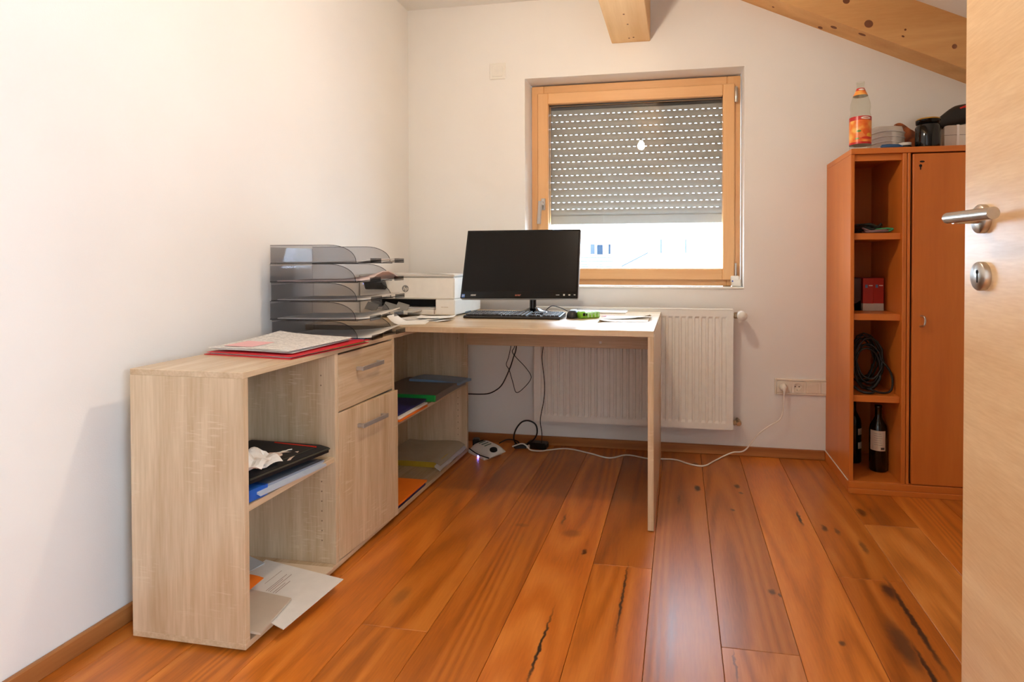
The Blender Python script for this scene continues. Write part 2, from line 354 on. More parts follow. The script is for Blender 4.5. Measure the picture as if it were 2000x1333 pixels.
yellow_c = plain('yellow_card', (196, 160, 40), .6); pink_c = plain('pink_paper', (240, 150, 160), .7)
lime = plain('lime_green_plastic', (124, 190, 44), .4)
shutter_m = plain('grey_shutter_aluminium', (166, 164, 156), .45)
shutter_d = plain('dark_grey_rail', (40, 42, 44), .5)
smoke = thin('smoky_clear_plastic', (.80, .80, .815), 1.45, .05)
pane_m = thin('window_glass', (.97, .98, .98), 1.55, .0, 1.6)
bottle_m = thin('clear_bottle_glass', (.93, .94, .90), 1.45, .02)
clear_film = thin('clear_film', (.9, .91, .92), 1.5, .15)

# ------------------------------------------------------------------ the room shell
W = 2.884; WX0, WX1, WZ0, WZ1 = .684, 1.848, .868, 2.003; WT = .30
def struct(name, mb, m, label=None):
    return tag(mb.build(name, m), label, None, None, 'structure')
RX = 3.06
b = MB(); b.box(-.25, WX0, W, W + WT, -.3, 3.1); b.box(WX1, RX + .3, W, W + WT, -.3, 3.1); b.box(WX0, WX1, W, W + WT, -.3, WZ0 - .008); b.box(WX0, WX1, W, W + WT, WZ1, 3.1)
tag(struct('wall_back', b, PLASTER), 'white plastered wall with the window', 'wall')
tag(struct('wall_left', MB().box(-.25, 0, -1.9, W, -.3, 3.1), PLASTER), 'white plastered wall behind the low cabinet', 'wall')
b = MB(); b.box(RX, RX + .3, -.20, W, -.3, 3.1); b.box(RX, RX + .3, -1.9, -1.44, -.3, 3.1); b.box(RX, RX + .3, -1.44, -.20, -.3, .74); b.box(RX, RX + .3, -1.44, -.20, 2.1, 3.1)  # window opening added in the unseen hall part to bring in daylight
tag(struct('wall_right', b, PLASTER), 'white plastered wall beyond the orange wood cupboard', 'wall')
DX0, DX1 = .70, 2.105  # unseen doorway made wider to pass more hall daylight into the room
b = MB(); b.box(0, DX0, .08, .20, 0, 3.0); b.box(DX1, RX, .08, .20, 0, 3.0); b.box(DX0, DX1, .08, .20, 2.05, 3.0)
tag(struct('wall_front', b, PLASTER), 'white wall with the doorway around the viewer', 'wall')
b = MB().box(0, RX, -1.9, -1.7, 0, 3.0)
tag(struct('wall_hall', b, PLASTER), 'white hallway wall behind the viewer', 'wall')
CZ = 2.425
tag(struct('ceiling', MB().box(-.25, 1.27, -1.9, W + .1, CZ, CZ + .15), PLASTER), 'flat white ceiling over the desk side', 'ceiling')
tag(struct('ceiling_riser', MB().box(1.25, 1.29, -1.9, W + .1, 2.40, 3.0), PLASTER), 'white upstand above the ceiling beam', 'ceiling')
slope = -.46
zr = lambda x: 2.341 + slope * (x - 1.827)           # underside of the rafter
zc = lambda x: 2.226 + slope * (x - 2.586)           # sloping ceiling
Mxz = Matrix(((1, 0, 0, 0), (0, 0, 1, 0), (0, 1, 0, 0), (0, 0, 0, 1)))   # polygon in xz, extruded along y
def xzprism(poly, y0, y1):
    n = len(poly); v = [(a, y0, c) for a, c in poly] + [(a, y1, c) for a, c in poly]
    f = [tuple(range(n)), tuple(range(n, 2 * n))[::-1]] + [(i, i + n, (i + 1) % n + n, (i + 1) % n) for i in range(n)]
    m = MB(); m.add(v, f); return m
tag(struct('ceiling_slope', xzprism([(1.27, zc(1.27)), (RX + .1, zc(RX + .1)), (RX + .1, zc(RX + .1) + .15), (1.27, zc(1.27) + .15)], -1.9, W + .1), PLASTER), 'white sloping ceiling on the cupboard side', 'ceiling')
bm_ = MB().box(1.164, 1.368, -1.7, W, 2.162, 2.5, .003)
tag(struct('trim_1', bm_, pine['y']), 'thick pale pine ceiling beam running towards the window wall', 'beam')
KM = plain('pine_knot', (120, 70, 40), .6)
raf = xzprism([(1.37, zr(1.37)), (RX, zr(RX)), (RX, zc(RX)), (1.37, zc(1.37))], W - .13, W)
pine_slope = wood('pine_slope', axis='x', light=(228, 178, 116), dark=(198, 142, 82), rough=.55, scale=7, stretch=8, wave=.12, fine=.2)
rafo = tag(struct('trim_2', raf, pine_slope), 'sloping knotty pine rafter along the top of the window wall', 'beam')
def rafter_knot(x, dz, rx, rz, front=True):
    ang = math.atan(slope); m = MB()
    if front: m.lathe([(1, 0), (1, .0008)], 14, Matrix.Translation((x, W - .13, zr(x) + dz)) @ Matrix.Rotation(ang, 4, 'Y').inverted() @ Matrix.Rotation(pi / 2, 4, 'X') @ Matrix.Diagonal((rx, rz, 1, 1)))
    else: m.lathe([(1, 0), (1, .0008)], 14, Matrix.Translation((x, W - dz, zr(x) - .0006)) @ Matrix.Rotation(-ang, 4, 'Y') @ Matrix.Diagonal((rx, rz, 1, 1)))
    m.build('knot', KM, rafo)
for a in ((2.30, .115, .016, .014), (2.40, .045, .02, .018), (2.77, .085, .011, .011), (2.40, .185, .007, .007), (2.27, .155, .006, .005), (2.56, .08, .005, .005), (2.55, .045, .007, .004)): rafter_knot(*a)
for a in ((2.26, .07, .016, .012), (2.38, .10, .018, .010), (2.21, .02, .012, .012), (1.98, .05, .006, .006)): rafter_knot(*a, front=False)
bk = bpy.data.objects['trim_1']
for kx, ky in ((1.262, 2.825), (1.285, 2.82), (1.27, 2.66), (1.262, 2.55)): MB().lathe([(.005, 2.1612), (.005, 2.1625)], 10, Matrix.Translation((kx, ky, 0))).build('knot', KM, bk)
# skirting boards
tag(struct('baseboard_back', MB().box(0, 2.244, W - .015, W, 0, .048, .003), skirt['x']), 'brown oak skirting board under the window', 'baseboard')
tag(struct('baseboard_left', MB().box(0, .015, .2, W - .015, 0, .048, .003), skirt['y']), 'brown oak skirting board behind the low cabinet', 'baseboard')

# floor: every board its own piece
sub = tag(MB().box(-.2, RX + .2, -1.9, W + .05, -.05, -.018).build('floor', dark), 'rustic oak plank floor', 'floor', None, 'structure')
rows = [1.0455 + .195 * k for k in range(-6, 11)]
joints = {0: [1.02], 1: [.3, 1.765], 2: [1.05], 3: [1.435], 4: [.9], 5: [1.817], 6: [2.197], 7: [1.3, 2.55], 8: [1.9], 9: [.8]}
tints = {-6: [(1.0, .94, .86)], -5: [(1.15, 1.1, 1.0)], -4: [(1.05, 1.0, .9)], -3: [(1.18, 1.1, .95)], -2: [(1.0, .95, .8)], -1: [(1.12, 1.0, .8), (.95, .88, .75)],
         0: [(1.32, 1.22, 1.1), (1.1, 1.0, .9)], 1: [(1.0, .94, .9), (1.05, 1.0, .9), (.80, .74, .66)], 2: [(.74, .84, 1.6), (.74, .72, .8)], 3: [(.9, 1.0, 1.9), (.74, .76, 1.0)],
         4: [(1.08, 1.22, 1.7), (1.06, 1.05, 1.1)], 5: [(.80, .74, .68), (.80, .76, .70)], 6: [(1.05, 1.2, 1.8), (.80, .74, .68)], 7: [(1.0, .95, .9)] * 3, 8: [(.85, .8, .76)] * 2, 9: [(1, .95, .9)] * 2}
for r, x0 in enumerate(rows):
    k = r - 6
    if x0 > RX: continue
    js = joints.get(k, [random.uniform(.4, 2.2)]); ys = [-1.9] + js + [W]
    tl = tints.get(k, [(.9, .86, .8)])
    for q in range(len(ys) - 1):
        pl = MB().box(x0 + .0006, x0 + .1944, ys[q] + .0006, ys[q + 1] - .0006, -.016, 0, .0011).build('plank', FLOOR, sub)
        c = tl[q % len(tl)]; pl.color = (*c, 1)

# ------------------------------------------------------------------ window
win = thing('window_1', (1.27, W + .12, WZ0), 'pine framed single-sash window above the radiator', 'window', None, 'structure')
FY = W + .12
def bars(x0, x1, z0, z1, t, y0, y1, name, mt, bev=.003):
    MB().box(x0, x0 + t, y0, y1, z0, z1, bev).build(name, mt['z'], win); MB().box(x1 - t, x1, y0, y1, z0, z1, bev).build(name, mt['z'], win)
    MB().box(x0 + t, x1 - t, y0, y1, z0, z0 + t, bev).build(name, mt['x'], win); MB().box(x0 + t, x1 - t, y0, y1, z1 - t, z1, bev).build(name, mt['x'], win)
bars(.690, 1.842, .870, 1.996, .07, FY, FY + .06, 'frame_bar', larch)
bars(.729, 1.810, .903, 1.950, .0615, FY - .022, FY + .05, 'sash_bar', larch, .004)
MB().box(.785, 1.754, FY + .018, FY + .022, .957, 1.894).build('pane', pane_m, win)
MB().box(WX0, WX1, W - .006, FY, WZ0 - .008, WZ0, .002).build('sill', white_paint, win)
bd = MB(); 
for x0, x1, z0, z1 in ((.786, .7905, .962, 1.888), (1.7485, 1.753, .962, 1.888), (.7905, 1.7485, 1.8835, 1.888)): bd.box(x0, x1, FY + .008, FY + .018, z0, z1)
bd.build('gasket', black, win)
hd = MB().box(.752, .776, FY - .034, FY - .022, 1.293, 1.358, .002).build('handle', steel, win)
hb = MB(); hb.box(.751, .771, FY - .062, FY - .034, 1.318, 1.338, .002)
hb.box(-.010, .010, -.012, .004, -.128, .0, .002, Matrix.Translation((.756, FY - .062, 1.340)) @ Matrix.Rotation(.06, 4, 'Y'))
hb.build('lever', steel, hd)
MB().lathe([(.0075, 0), (.0085, .003), (.0085, .078), (.0075, .082)], 12, Matrix.Translation((1.816, FY - .026, 1.848))).build('hinge', steel, win)
h2 = MB().lathe([(.006, 0), (.006, .078)], 12, Matrix.Translation((1.816, FY - .026, .915))).build('hinge', steel, win)
hc = MB(); hc.box(1.790, 1.833, FY - .052, FY - .012, .888, .926, .005); hc.box(1.793, 1.843, FY - .055, FY - .012, .8685, .908, .006)
hc.build('hinge_cover', white_plastic, h2)
MB().lathe([(.004, 0), (.004, .0006)], 10, Matrix.Translation((1.797, FY - .0552, .898)) @ Matrix.Rotation(pi / 2, 4, 'X')).build('screw_dot', blue_c, h2)

# roller shutter outside the glass, each slat a piece with its light slots
SY = W + .20
sh = thing('roller_shutter', (1.27, SY, 1.2), 'grey aluminium roller shutter half lowered behind the window glass', 'shutter')
for xa, xb in ((.742, .786), (1.757, 1.80)): MB().box(xa, xb, SY - .022, SY + .03, .80, 2.0, .002).build('guide_rail', shutter_d, sh)
MB().box(.72, 1.82, SY - .03, SY + .09, 1.876, 2.0).build('shutter_box', shutter_d, sh)
bb = MB().box(.775, 1.765, SY - .006, SY + .008, 1.216, 1.268, .003); bb.build('bottom_bar', shutter_m, sh)
pitch = .0389
def slat(z0, slots, ph):
    m = MB(); hgt = pitch - (.0034 if slots else .0006); prof = [(-.0005 - .0048 * math.sin(pi * t / 6), z0 + hgt * t / 6) for t in range(7)]
    pts = [(a, c) for a, c in prof] + [(a + .004, c) for a, c in prof[::-1]]
    n = len(pts); v = [(.772, SY + a, c) for a, c in pts] + [(1.768, SY + a, c) for a, c in pts]
    f = [tuple(range(n))[::-1], tuple(range(n, 2 * n))] + [(i, (i + 1) % n, (i + 1) % n + n, i + n) for i in range(n)]
    m.add(v, f)
    if slots:
        x = .772 - ph
        while x < 1.768:
            a, c = max(x, .772), min(x + .0182, 1.768)
            if c > a: m.box(a, c, SY - .0005, SY + .0035, z0 + hgt - .0002, z0 + pitch + .0002)
            x += .0312
    return m
slat(1.268, True, .006).build('slat', shutter_m, sh)
for k in range(17):
    slat(1.268 + pitch * (k + 1), k < 14, (k * .0113) % .0312).build('slat', shutter_m, sh)

# ------------------------------------------------------------------ outside: the neighbour's white house
hw = plain('white_render', (240, 240, 238), .9); hglass = plain('house_glass', (30, 38, 48), .9, spec=0); hblue = plain('blue_grey_shutter', (52, 58, 64), .9, spec=0); hslat = plain('weathered_slat', (48, 54, 62), .9, spec=0)
HY = 40.
hs = thing('neighbour_house', (8, HY, -6), 'white rendered house seen over the desk through the window gap', 'house')
m = MB(); m.box(-30, 30, HY, HY + 8, -6, 7); m.build('house_wall', hw, hs)
def hwin(x0, x1, z0, z1, mt, fr=.06):
    o = MB().box(x0, x1, HY - .06, HY + .05, z0, z1).build('house_window', hw if fr else mt, hs)
    MB().box(x0 + fr, x1 - fr, HY - .09, HY - .05, z0 + fr, z1 - fr).build('pane', mt, o)
for x0, x1, z0, z1, mt in ((-5.13, -4.7, 1.49, 2.33, hblue), (-4.63, -4.09, 1.45, 2.29, hglass), (-3.78, -3.51, 1.49, 2.33, hglass)): hwin(x0, x1, z0, z1, mt, .05)
bx0, bx1, bz0, bz1 = -7.36, -3.21, 0.58, 1.38      # balcony
for k in range(6):
    z = bz0 + (bz1 - bz0) * k / 6
    MB().box(bx0, bx1, HY - 1.0, HY - .94, z, z + .06).build('balcony_slat', hslat, hs)
MB().box(bx0, bx1, HY - 1.0, HY, bz0 - .25, bz0 - .05).build('balcony_floor', hw, hs)
for x0, x1, z0, z1 in ((0.1, 0.92, 1.59, 2.6), (1.87, 2.75, 1.59, 2.59)):
    MB().box(x0, x0 + .10, HY - .2, HY, z0, z1).build('house_window', hblue, hs); MB().box(x0 + .2, x1, HY - .12, HY, z0, z0 + .05).build('house_window', hblue, hs)
MB().tube([(-2.75, HY - .1, 0.62), (-0.79, HY - .1, 1.63)], .05, 6).build('roof_edge', hblue, hs)
tag(MB().box(-60, 60, W + WT + .1, 60, -6.2, -6).build('ground', plain('snowy_ground', (222, 226, 230), .9)), 'pale ground outside between the houses', 'ground', None, 'structure')

# ------------------------------------------------------------------ room door, standing open on the right
XD = 2.062
dr = thing('door_1', (XD + .02, .235, 0), 'open beech veneer door with a steel lever handle at the right edge', 'door', None, 'structure')
MB().box(XD, XD + .04, .235, 1.145, .008, 2.03, .002).build('door_leaf', beech, dr)
def rosette(z, name):
    MXr = Matrix.Translation((XD, 1.0775, z)) @ Matrix.Rotation(-pi / 2, 4, 'Y')
    return MB().lathe([(.026, 0), (.026, .0085), (.0245, .0105), (.001, .0105)], 36, MXr, cap=False).build(name, steel, dr)
r1 = rosette(1.079, 'rosette')
lv = MB()
neck = [(XD - .009, 1.0775, 1.079), (XD - .051, 1.0775, 1.079)]
lv.tube(neck, .0085, 20)
lv.tube([(XD - .0545, 1.0885, 1.082), (XD - .0545, 1.0775, 1.0818), (XD - .053, .945, 1.079)], .0100, 24)
lv.build('lever', steel, r1)
r2 = rosette(.976, 'key_rosette')
key = MB(); key.box(XD - .0112, XD - .010, 1.0775 - .0022, 1.0775 + .0022, .9645, .9875, .0005); key.lathe([(.004, 0), (.004, .0012)], 14, Matrix.Translation((XD - .0100, 1.0775, .9835)) @ Matrix.Rotation(-pi / 2, 4, 'Y')); key.build('keyhole', dark, r2)

# ------------------------------------------------------------------ radiator
RA0, RA1, RZ0, RZ1, RY = .760, 1.786, .157, .757, W - .100
ra = thing('radiator', (1.27, W - .06, RZ0), 'white ribbed panel radiator on the wall under the window', 'radiator')
xs = [RA0]; g = 0; n = int((RA1 - RA0 - .03) / .0333); gx0 = RA1 - .028 - n * .0333
prof = [(RA0, 0)]
for k in range(n):
    x = gx0 + k * .0333; prof += [(x + .004, 0), (x + .0085, 1), (x + .0245, 1), (x + .029, 0)]
prof.append((RA1, 0))
zs = [(RZ0, 0), (RZ0 + .030, 0), (RZ0 + .042, 1), (RZ1 - .042, 1), (RZ1 - .032, 0), (RZ1, 0)]
m = MB(); v = [(x, RY + .0055 * d * e, z) for x, d in prof for z, e in zs]; nz = len(zs)
m.add(v, [(i * nz + j, (i + 1) * nz + j, (i + 1) * nz + j + 1, i * nz + j + 1) for i in range(len(prof) - 1) for j in range(nz - 1)])
m.box(RA0, RA1, RY + .008, RY + .02, RZ0, RZ1)
m.build('front_panel', white_paint, ra)
for xa, xb in ((RA0 - .001, RA0 + .0015), (RA1 - .0015, RA1 + .001)): MB().box(xa, xb, RY - .001, W - .035, RZ0 + .004, RZ1 + .006, .0005).build('side_cover', white_paint, ra)
m = MB(); m.box(RA0, RA1, RY, RY + .022, RZ1, RZ1 + .006, .001); m.box(RA0, RA1, RY + .030, W - .04, RZ1, RZ1 + .006, .001)
x = RA0
while x < RA1 - .012: m.box(x, x + .0125, RY + .022, RY + .030, RZ1 + .001, RZ1 + .005); x += .0192
m.build('top_grille', white_paint, ra)
MB().box(RA0 + .02, RA1 - .02, W - .05, W - .038, RZ0 + .01, RZ1 - .01).build('rear_panel', white_paint, ra)
MB().box(RA0 + .2, RA0 + .24, W - .038, W, .3, .6).build('bracket', white_paint, ra); MB().box(RA1 - .24, RA1 - .2, W - .038, W, .3, .6).build('bracket', white_paint, ra)
th = MB(); th.lathe([(.012, 0), (.012, .03)], 16, Matrix.Translation((RA1, W - .068, .730)) @ Matrix.Rotation(pi / 2, 4, 'Y'))
th.lathe([(.013, 0), (.016, .004), (.016, .024), (.013, .026)], 6, Matrix.Translation((RA1 + .006, W - .068, .730)) @ Matrix.Rotation(pi / 2, 4, 'Y'), smooth=False)
tho = th.build('valve', brass, ra)
MB().lathe([(.012, -.012), (.020, .0), (.021, .03), (.0235, .034), (.0235, .078), (.0215, .086), (.001, .088)], 28, Matrix.Translation((RA1 + .040, W - .060, .733)) @ Matrix.Rotation(pi / 2, 4, 'X'), cap=False).build('thermostat_head', white_plastic, tho)
lo = MB(); TX = lambda x, z: Matrix.Translation((x, W - .068, z)) @ Matrix.Rotation(pi / 2, 4, 'Y')
lo.lathe([(.009, 0), (.009, .03)], 16, TX(RA1, .186)); lo.lathe([(.012, .004), (.0135, .007), (.0135, .014), (.012, .017)], 6, TX(RA1, .186), smooth=False)
lo.lathe([(.008, -.024), (.0145, -.020), (.0145, .012), (.011, .016), (.011, .028)], 18, Matrix.Translation((RA1 + .030, W - .060, .186)) @ Matrix.Rotation(pi / 2, 4, 'X')); lo.tube([(RA1 + .03, W - .06, .186), (RA1 + .03, W, .186)], .008, 10)
lo.build('return_valve', brass, ra)

# ------------------------------------------------------------------ wall fittings
so = thing('wall_socket', (2.04, W, .324), 'cream four-gang socket strip low on the wall beside the orange cupboard', 'socket')
fr = MB(); X0 = 2.000; n = 4
for k in range(n + 1):
    xa = X0 + (0 if k == 0 else .0145 + .071 * k - .0145 * (1 if k < n else 1)); 
fr.box(X0, X0 + .0105, W - .009, W, .3245, .405, .002); fr.box(X0 + .0105 + .0595, X0 + .0105 + .071, W - .009, W, .3349, .3946); fr.box(X0 + .0105 + .1305, X0 + .0105 + .142, W - .009, W, .3349, .3946); fr.box(X0 + .0105 + .2015, X0 + .0105 + .213, W - .009, W, .3349, .3946); fr.box(X0 + .2835, X0 + .294, W - .009, W, .3245, .405, .002)
fr.box(X0 + .0105, X0 + .2835, W - .009, W, .3946, .405, .002); fr.box(X0 + .0105, X0 + .2835, W - .009, W, .3245, .3349, .002)
fr.build('frame', socket_plastic, so)
for k in range(4):
    xc = X0 + .0105 + .0297 + .071 * k
    if k < 2:
        ins = MB(); sg = 24; A = [(xc + .0292 * (1 if math.cos(a) > .7072 else -1 if math.cos(a) < -.7072 else math.cos(a) * 1.4142), .3648 + .0292 * (1 if math.sin(a) > .7072 else -1 if math.sin(a) < -.7072 else math.sin(a) * 1.4142)) for a in [2 * pi * i / sg + pi / 4 for i in range(sg)]]
        Bc = [(xc + .0195 * math.cos(2 * pi * i / sg + pi / 4), .3648 + .0195 * math.sin(2 * pi * i / sg + pi / 4)) for i in range(sg)]
        v = [(a, W - .0105, c) for a, c in A] + [(a, W - .0105, c) for a, c in Bc] + [(a, W - .0005, c) for a, c in Bc]
        ins.add(v, [(i, (i + 1) % sg, (i + 1) % sg + sg, i + sg) for i in range(sg)] + [(i + sg, (i + 1) % sg + sg, (i + 1) % sg + 2 * sg, i + 2 * sg) for i in range(sg)] + [tuple(range(2 * sg, 3 * sg))])
        io = ins.build('insert', socket_plastic, so)
        hl = MB()
        for hx in (-.0095, .0095): hl.lathe([(.0028, 0), (.0028, .0008)], 12, Matrix.Translation((xc + hx, W - .0006, .3655)) @ Matrix.Rotation(pi / 2, 4, 'X'))
        hl.box(xc - .0018, xc + .0018, W - .0013, W - .0006, .3465, .3495); hl.build('contact_hole', dark, io)
    else: MB().box(xc - .0292, xc + .0292, W - .0115, W, .3356, .394, .0012).build('blank_insert', socket_plastic, so)
sw = thing('light_switch', (.5315, W, 2.006), 'small square white switch plate on the wall left of the window', 'switch')
MB().box(.4865, .5765, W - .009, W, 2.007, 2.096, .003).build('frame', white_plastic, sw)
MB().box(.5005, .5625, W - .0125, W - .009, 2.0205, 2.0825, .0015).build('rocker', white_plastic, sw)

# pendant bulb: what lights the room, seen mirrored in the window
lamp = thing('pendant_bulb', (1.21, 1.6, 1.9), 'glowing bare bulb on a short cord, mirrored in the window glass', 'lamp')
bulb_m = plain('lit_bulb', (255, 240, 220), .4, emit=(1.0, .815, .62), estr=LAMP)
MB().lathe([(.001, -.034), (.016, -.029), (.027, -.016), (.030, 0), (.026, .016), (.016, .032), (.013, .042)], 14, Matrix.Translation((1.21, 1.6, 1.945)), cap=False).build('bulb', bulb_m, lamp)
MB().lathe([(.014, 0), (.018, .004), (.018, .045), (.006, .055)], 18, Matrix.Translation((1.21, 1.6, 1.987))).build('socket', black, lamp)
MB().tube([(1.21, 1.6, 2.04), (1.21, 1.6, 2.1622)], .003, 8).build('cord', cable_black, lamp)

# ------------------------------------------------------------------ low cabinet on the left
CX0, CX1, CY0, CY1, CT = .092, .431, 1.210, 2.688, .722; T = .016
cab = thing('low_cabinet', ((CX0 + CX1) / 2, (CY0 + CY1) / 2, 0), 'long light oak low cabinet with open shelves, drawer and door along the left wall', 'cabinet')
MB().box(CX0, CX1, CY0, CY1, CT - T, CT, .001).build('top_board', oak['y'], cab)
MB().box(CX0, CX1, CY0, CY1, .010, .010 + T, .001).build('bottom_board', oak['y'], cab)
ZB = .026
for y in (CY0, 1.581, 1.931, CY1 - T): MB().box(CX0, CX1, y, y + T, ZB, CT - T, .0008).build('upright_panel', oak['z'], cab)
MB().box(CX0 + .002, CX0 + .006, CY0 + T, CY1 - T, ZB, CT - T).build('back_panel', oak['z'], cab)
MB().box(CX0 + .006, CX1 - .004, CY0 + T, 1.581, .358, .374, .0008).build('shelf', oak['y'], cab)
MB().box(CX0 + .006, CX1 - .004, 1.947, CY1 - T, .358, .374, .0008).build('shelf', oak['y'], cab)
df = MB().box(CX1 - T, CX1, 1.599, 1.929, .515, .700, .0008).build('drawer_front', oak['y'], cab)
def bar_handle(y0, y1, z, M=None):
    h = MB(); h.box(CX1 + .021, CX1 + .026, y0, y1, z - .0075, z + .0075, .001, M)
    for y in (y0 + .001, y1 - .011): h.box(CX1, CX1 + .022, y, y + .010, z - .006, z + .006, .001, M)
    return h
bar_handle(1.696, 1.832, .637).build('handle', alu, df)
DM = Matrix.Translation((CX1, 1.599, 0)) @ Matrix.Rotation(-math.radians(4.2), 4, 'Z') @ Matrix.Translation((-CX1, -1.599, 0))
do = MB().box(CX1 - T, CX1, 1.599, 1.929, .031, .511, .0008, DM).build('door', oak['z'], cab)
bar_handle(1.690, 1.832, .443, DM).build('handle', alu, do)
for y in (CY0 + .03, 1.6, 2.1, CY1 - .06):
    for x in (CX0 + .03, CX1 - .05): MB().lathe([(.014, 0), (.014, .010)], 14, Matrix.Translation((x, y + .01, 0))).build('foot', black, cab)
pins = MB()
for yy in (1.5808, 2.6718):
    for k in range(9): pins.lathe([(.0025, 0), (.0025, .0006)], 8, Matrix.Translation((CX1 - .05, yy, .10 + .032 * k + (.28 if k > 6 else 0))) @ Matrix.Rotation(pi / 2, 4, 'X'))
tag(pins.build('shelf_pin_holes', plain('pin_hole', (140, 116, 88), .8), cab), kind='stuff')
MB().box(CX0 - .012, CX0 - .0005, CY0 + .015, CY0 + .10, .48, .53).build('back_bracket', plain('brown_bracket', (96, 66, 44), .6), cab)

# ------------------------------------------------------------------ desk
DZ = .746; DT = .0225; DKX0, DKX1, DKY0, DKY1 = .004, 1.4286, 2.006, 2.773
dk = thing('desk', (1.0, 2.39, 0), 'light oak corner desk with one slab leg, resting on the low cabinet', 'desk')
MB().box(DKX0, DKX1, DKY0, DKY1, DZ - DT, DZ, .0012).build('desk_top', oak['x'], dk)
MB().box(DKX1 - .022, DKX1, DKY0, DKY1, .004, DZ - DT, .001).build('leg_panel', oak['z'], dk)
MB().box(CX1 + .001, DKX1 - .022, 2.664, 2.680, .572, DZ - DT, .001).build('back_apron', oak['x'], dk)
for y in (DKY0 + .02, DKY1 - .05): MB().lathe([(.008, 0), (.008, .004)], 12, Matrix.Translation((DKX1 - .011, y, 0))).build('foot', black, dk)
MB().box(1.128, 1.140, 2.6632, 2.664, .594, .606).build('clip', paper, dk)

# ------------------------------------------------------------------ cupboard on the right
UX0, UX1, UY0, UZ = 2.248, 2.985, 2.490, 1.486; UY1 = W - .004
cu = thing('cupboard', ((UX0 + UX1) / 2, 2.69, 0), 'tall orange-brown alder cupboard with open cubbyholes against the window wall', 'cupboard')
MB().box(UX0, UX1, UY0 - .004, UY1, UZ - .024, UZ, .0015).build('top_board', alder['x'], cu)
MB().box(UX0, UX0 + .016, UY0, UY1, .050, UZ - .024, .002).build('side_panel', alder['z'], cu)
MB().box(UX1 - .016, UX1, UY0, UY1, .050, UZ - .024, .002).build('side_panel', alder['z'], cu)
MB().box(2.455, 2.472, UY0, UY1, .050, UZ - .024, .002).build('partition', alder['z'], cu)
MB().box(2.4745, 2.486, UY0, UY1, .050, UZ - .024, .002).build('partition', alder['z'], cu)
MB().box(UX0 + .016, UX1 - .016, UY1 - .008, UY1, .050, UZ - .024).build('back_panel', alder['z'], cu)
MB().box(UX0 + .016, UX1 - .016, UY0 + .004, UY1 - .008, .034, .052, .001).build('bottom_board', alder['x'], cu)
MB().box(UX0 + .016, 2.455, UY0 + .012, UY0 + .03, UZ - .052, UZ - .024, .001).build('top_rail', alder['x'], cu)
for z in (1.096, .747, .392): MB().box(UX0 + .016, 2.455, UY0 + .018, UY1 - .008, z, z + .028, .0015).build('shelf', alder['x'], cu)
MB().box(UX0 - .004, UX1, UY0 - .006, UY0 + .012, .022, .050, .0015).build('plinth_rail', alder['x'], cu)
MB().box(UX0 - .004, UX1, UY0 - .010, UY0 + .010, 0, .022, .0015).build('plinth', alder['x'], cu)
MB().box(UX0 - .004, UX0 + .010, UY0 + .012, UY1, 0, .048, .0015).build('plinth', alder['y'], cu)
MB().box(UX0 - .0045, UX0 - .0005, UY0 + .012, UY1, .0482, .0505).build('caulk_line', paper, cu)
cdo = MB().box(2.494, 2.945, UY0 - .004, UY0 + .014, .054, UZ - .030, .002).build('cupboard_door', alder['z'], cu)
MB().box(2.488, 2.494, UY0 + .012, UY0 + .02, .05, UZ - .026).build('gap_strip', dark, cu)
kn = MB(); kn.tube(smoothpath([(2.527, UY0 - .004, .772), (2.533, UY0 - .024, .768), (2.535, UY0 - .026, .750), (2.531, UY0 - .024, .732), (2.525, UY0 - .004, .728)], 5), .0042, 10); kn.build('handle', steel, cdo)
lk = MB(); lk.lathe([(.006, 0), (.006, .001)], 14, Matrix.Translation((2.522, UY0 - .004, 1.405)) @ Matrix.Rotation(pi / 2, 4, 'X')); lk.box(2.520, 2.524, UY0 - .0052, UY0 - .004, 1.388, 1.402); lk.lathe([(.010, 0), (.010, .0008)], 14, Matrix.Translation((2.528, UY0 - .004, 1.422)) @ Matrix.Rotation(pi / 2, 4, 'X') @ Matrix.Diagonal((1, .4, 1, 1))); lk.build('lock', dark, cdo)

# ------------------------------------------------------------------ monitor
MW, MH = .543, .337
MM = Matrix.Translation((.806, 2.357, .835)) @ Matrix.Rotation(.05, 4, 'Z') @ Matrix.Rotation(-.349, 4, 'X') @ Matrix.Rotation(-.007, 4, 'Y')
mo = thing('monitor', (.815, 2.57, DZ), 'black flat computer monitor tilted back on the desk', 'monitor')
MB().box(-MW / 2, MW / 2, .001, .022, 0, MH, .004, MM).build('housing', plain('silver_grey_plastic', (150, 152, 156), .35), mo)
MB().box(-MW / 2, MW / 2 - .003, -.001, .004, .002, MH, .0012, MM).build('bezel', gloss_black, mo)
MB().box(-MW / 2 + .009, MW / 2 - .012, -.0016, -.0008, .034, MH - .011, 0, MM).build('screen', plain('dark_screen', (12, 11, 10), .3, spec=.22), mo)
MB().box(-.11, .11, .022, .050, .05, .25, .012, MM).build('rear_cover', black, mo)
FM = MM @ Matrix.Translation((0, -.0016, 0)) @ Matrix.Rotation(pi / 2, 4, 'X')
def mtxt(s, x, z, size, col, bold=0.): 
    textmesh(s, size, FM @ Matrix.Translation((x, z, 0)), .0003, .15, bold).build('lettering', col, mo)
txt_w = plain('pale_print', (190, 190, 184), .5); txt_o = plain('copper_print', (150, 84, 60), .5)
mtxt('acer', -.004, .0175, .0150, txt_o, .0004); mtxt('HDMI', -.212, .0165, .0095, txt_w, .0003)
MB().box(-.2655, -.2515, -.0016, -.0008, .0065, .0215, 0, MM).build('sticker', plain('blue_sticker', (74, 120, 200), .4), mo)
MB().box(-.2635, -.2595, -.0020, -.0014, .0105, .0180, 0, MM).box(-.2570, -.2535, -.0020, -.0014, .0120, .0180, 0, MM).build('sticker_print', txt_w, mo)
ic = MB()
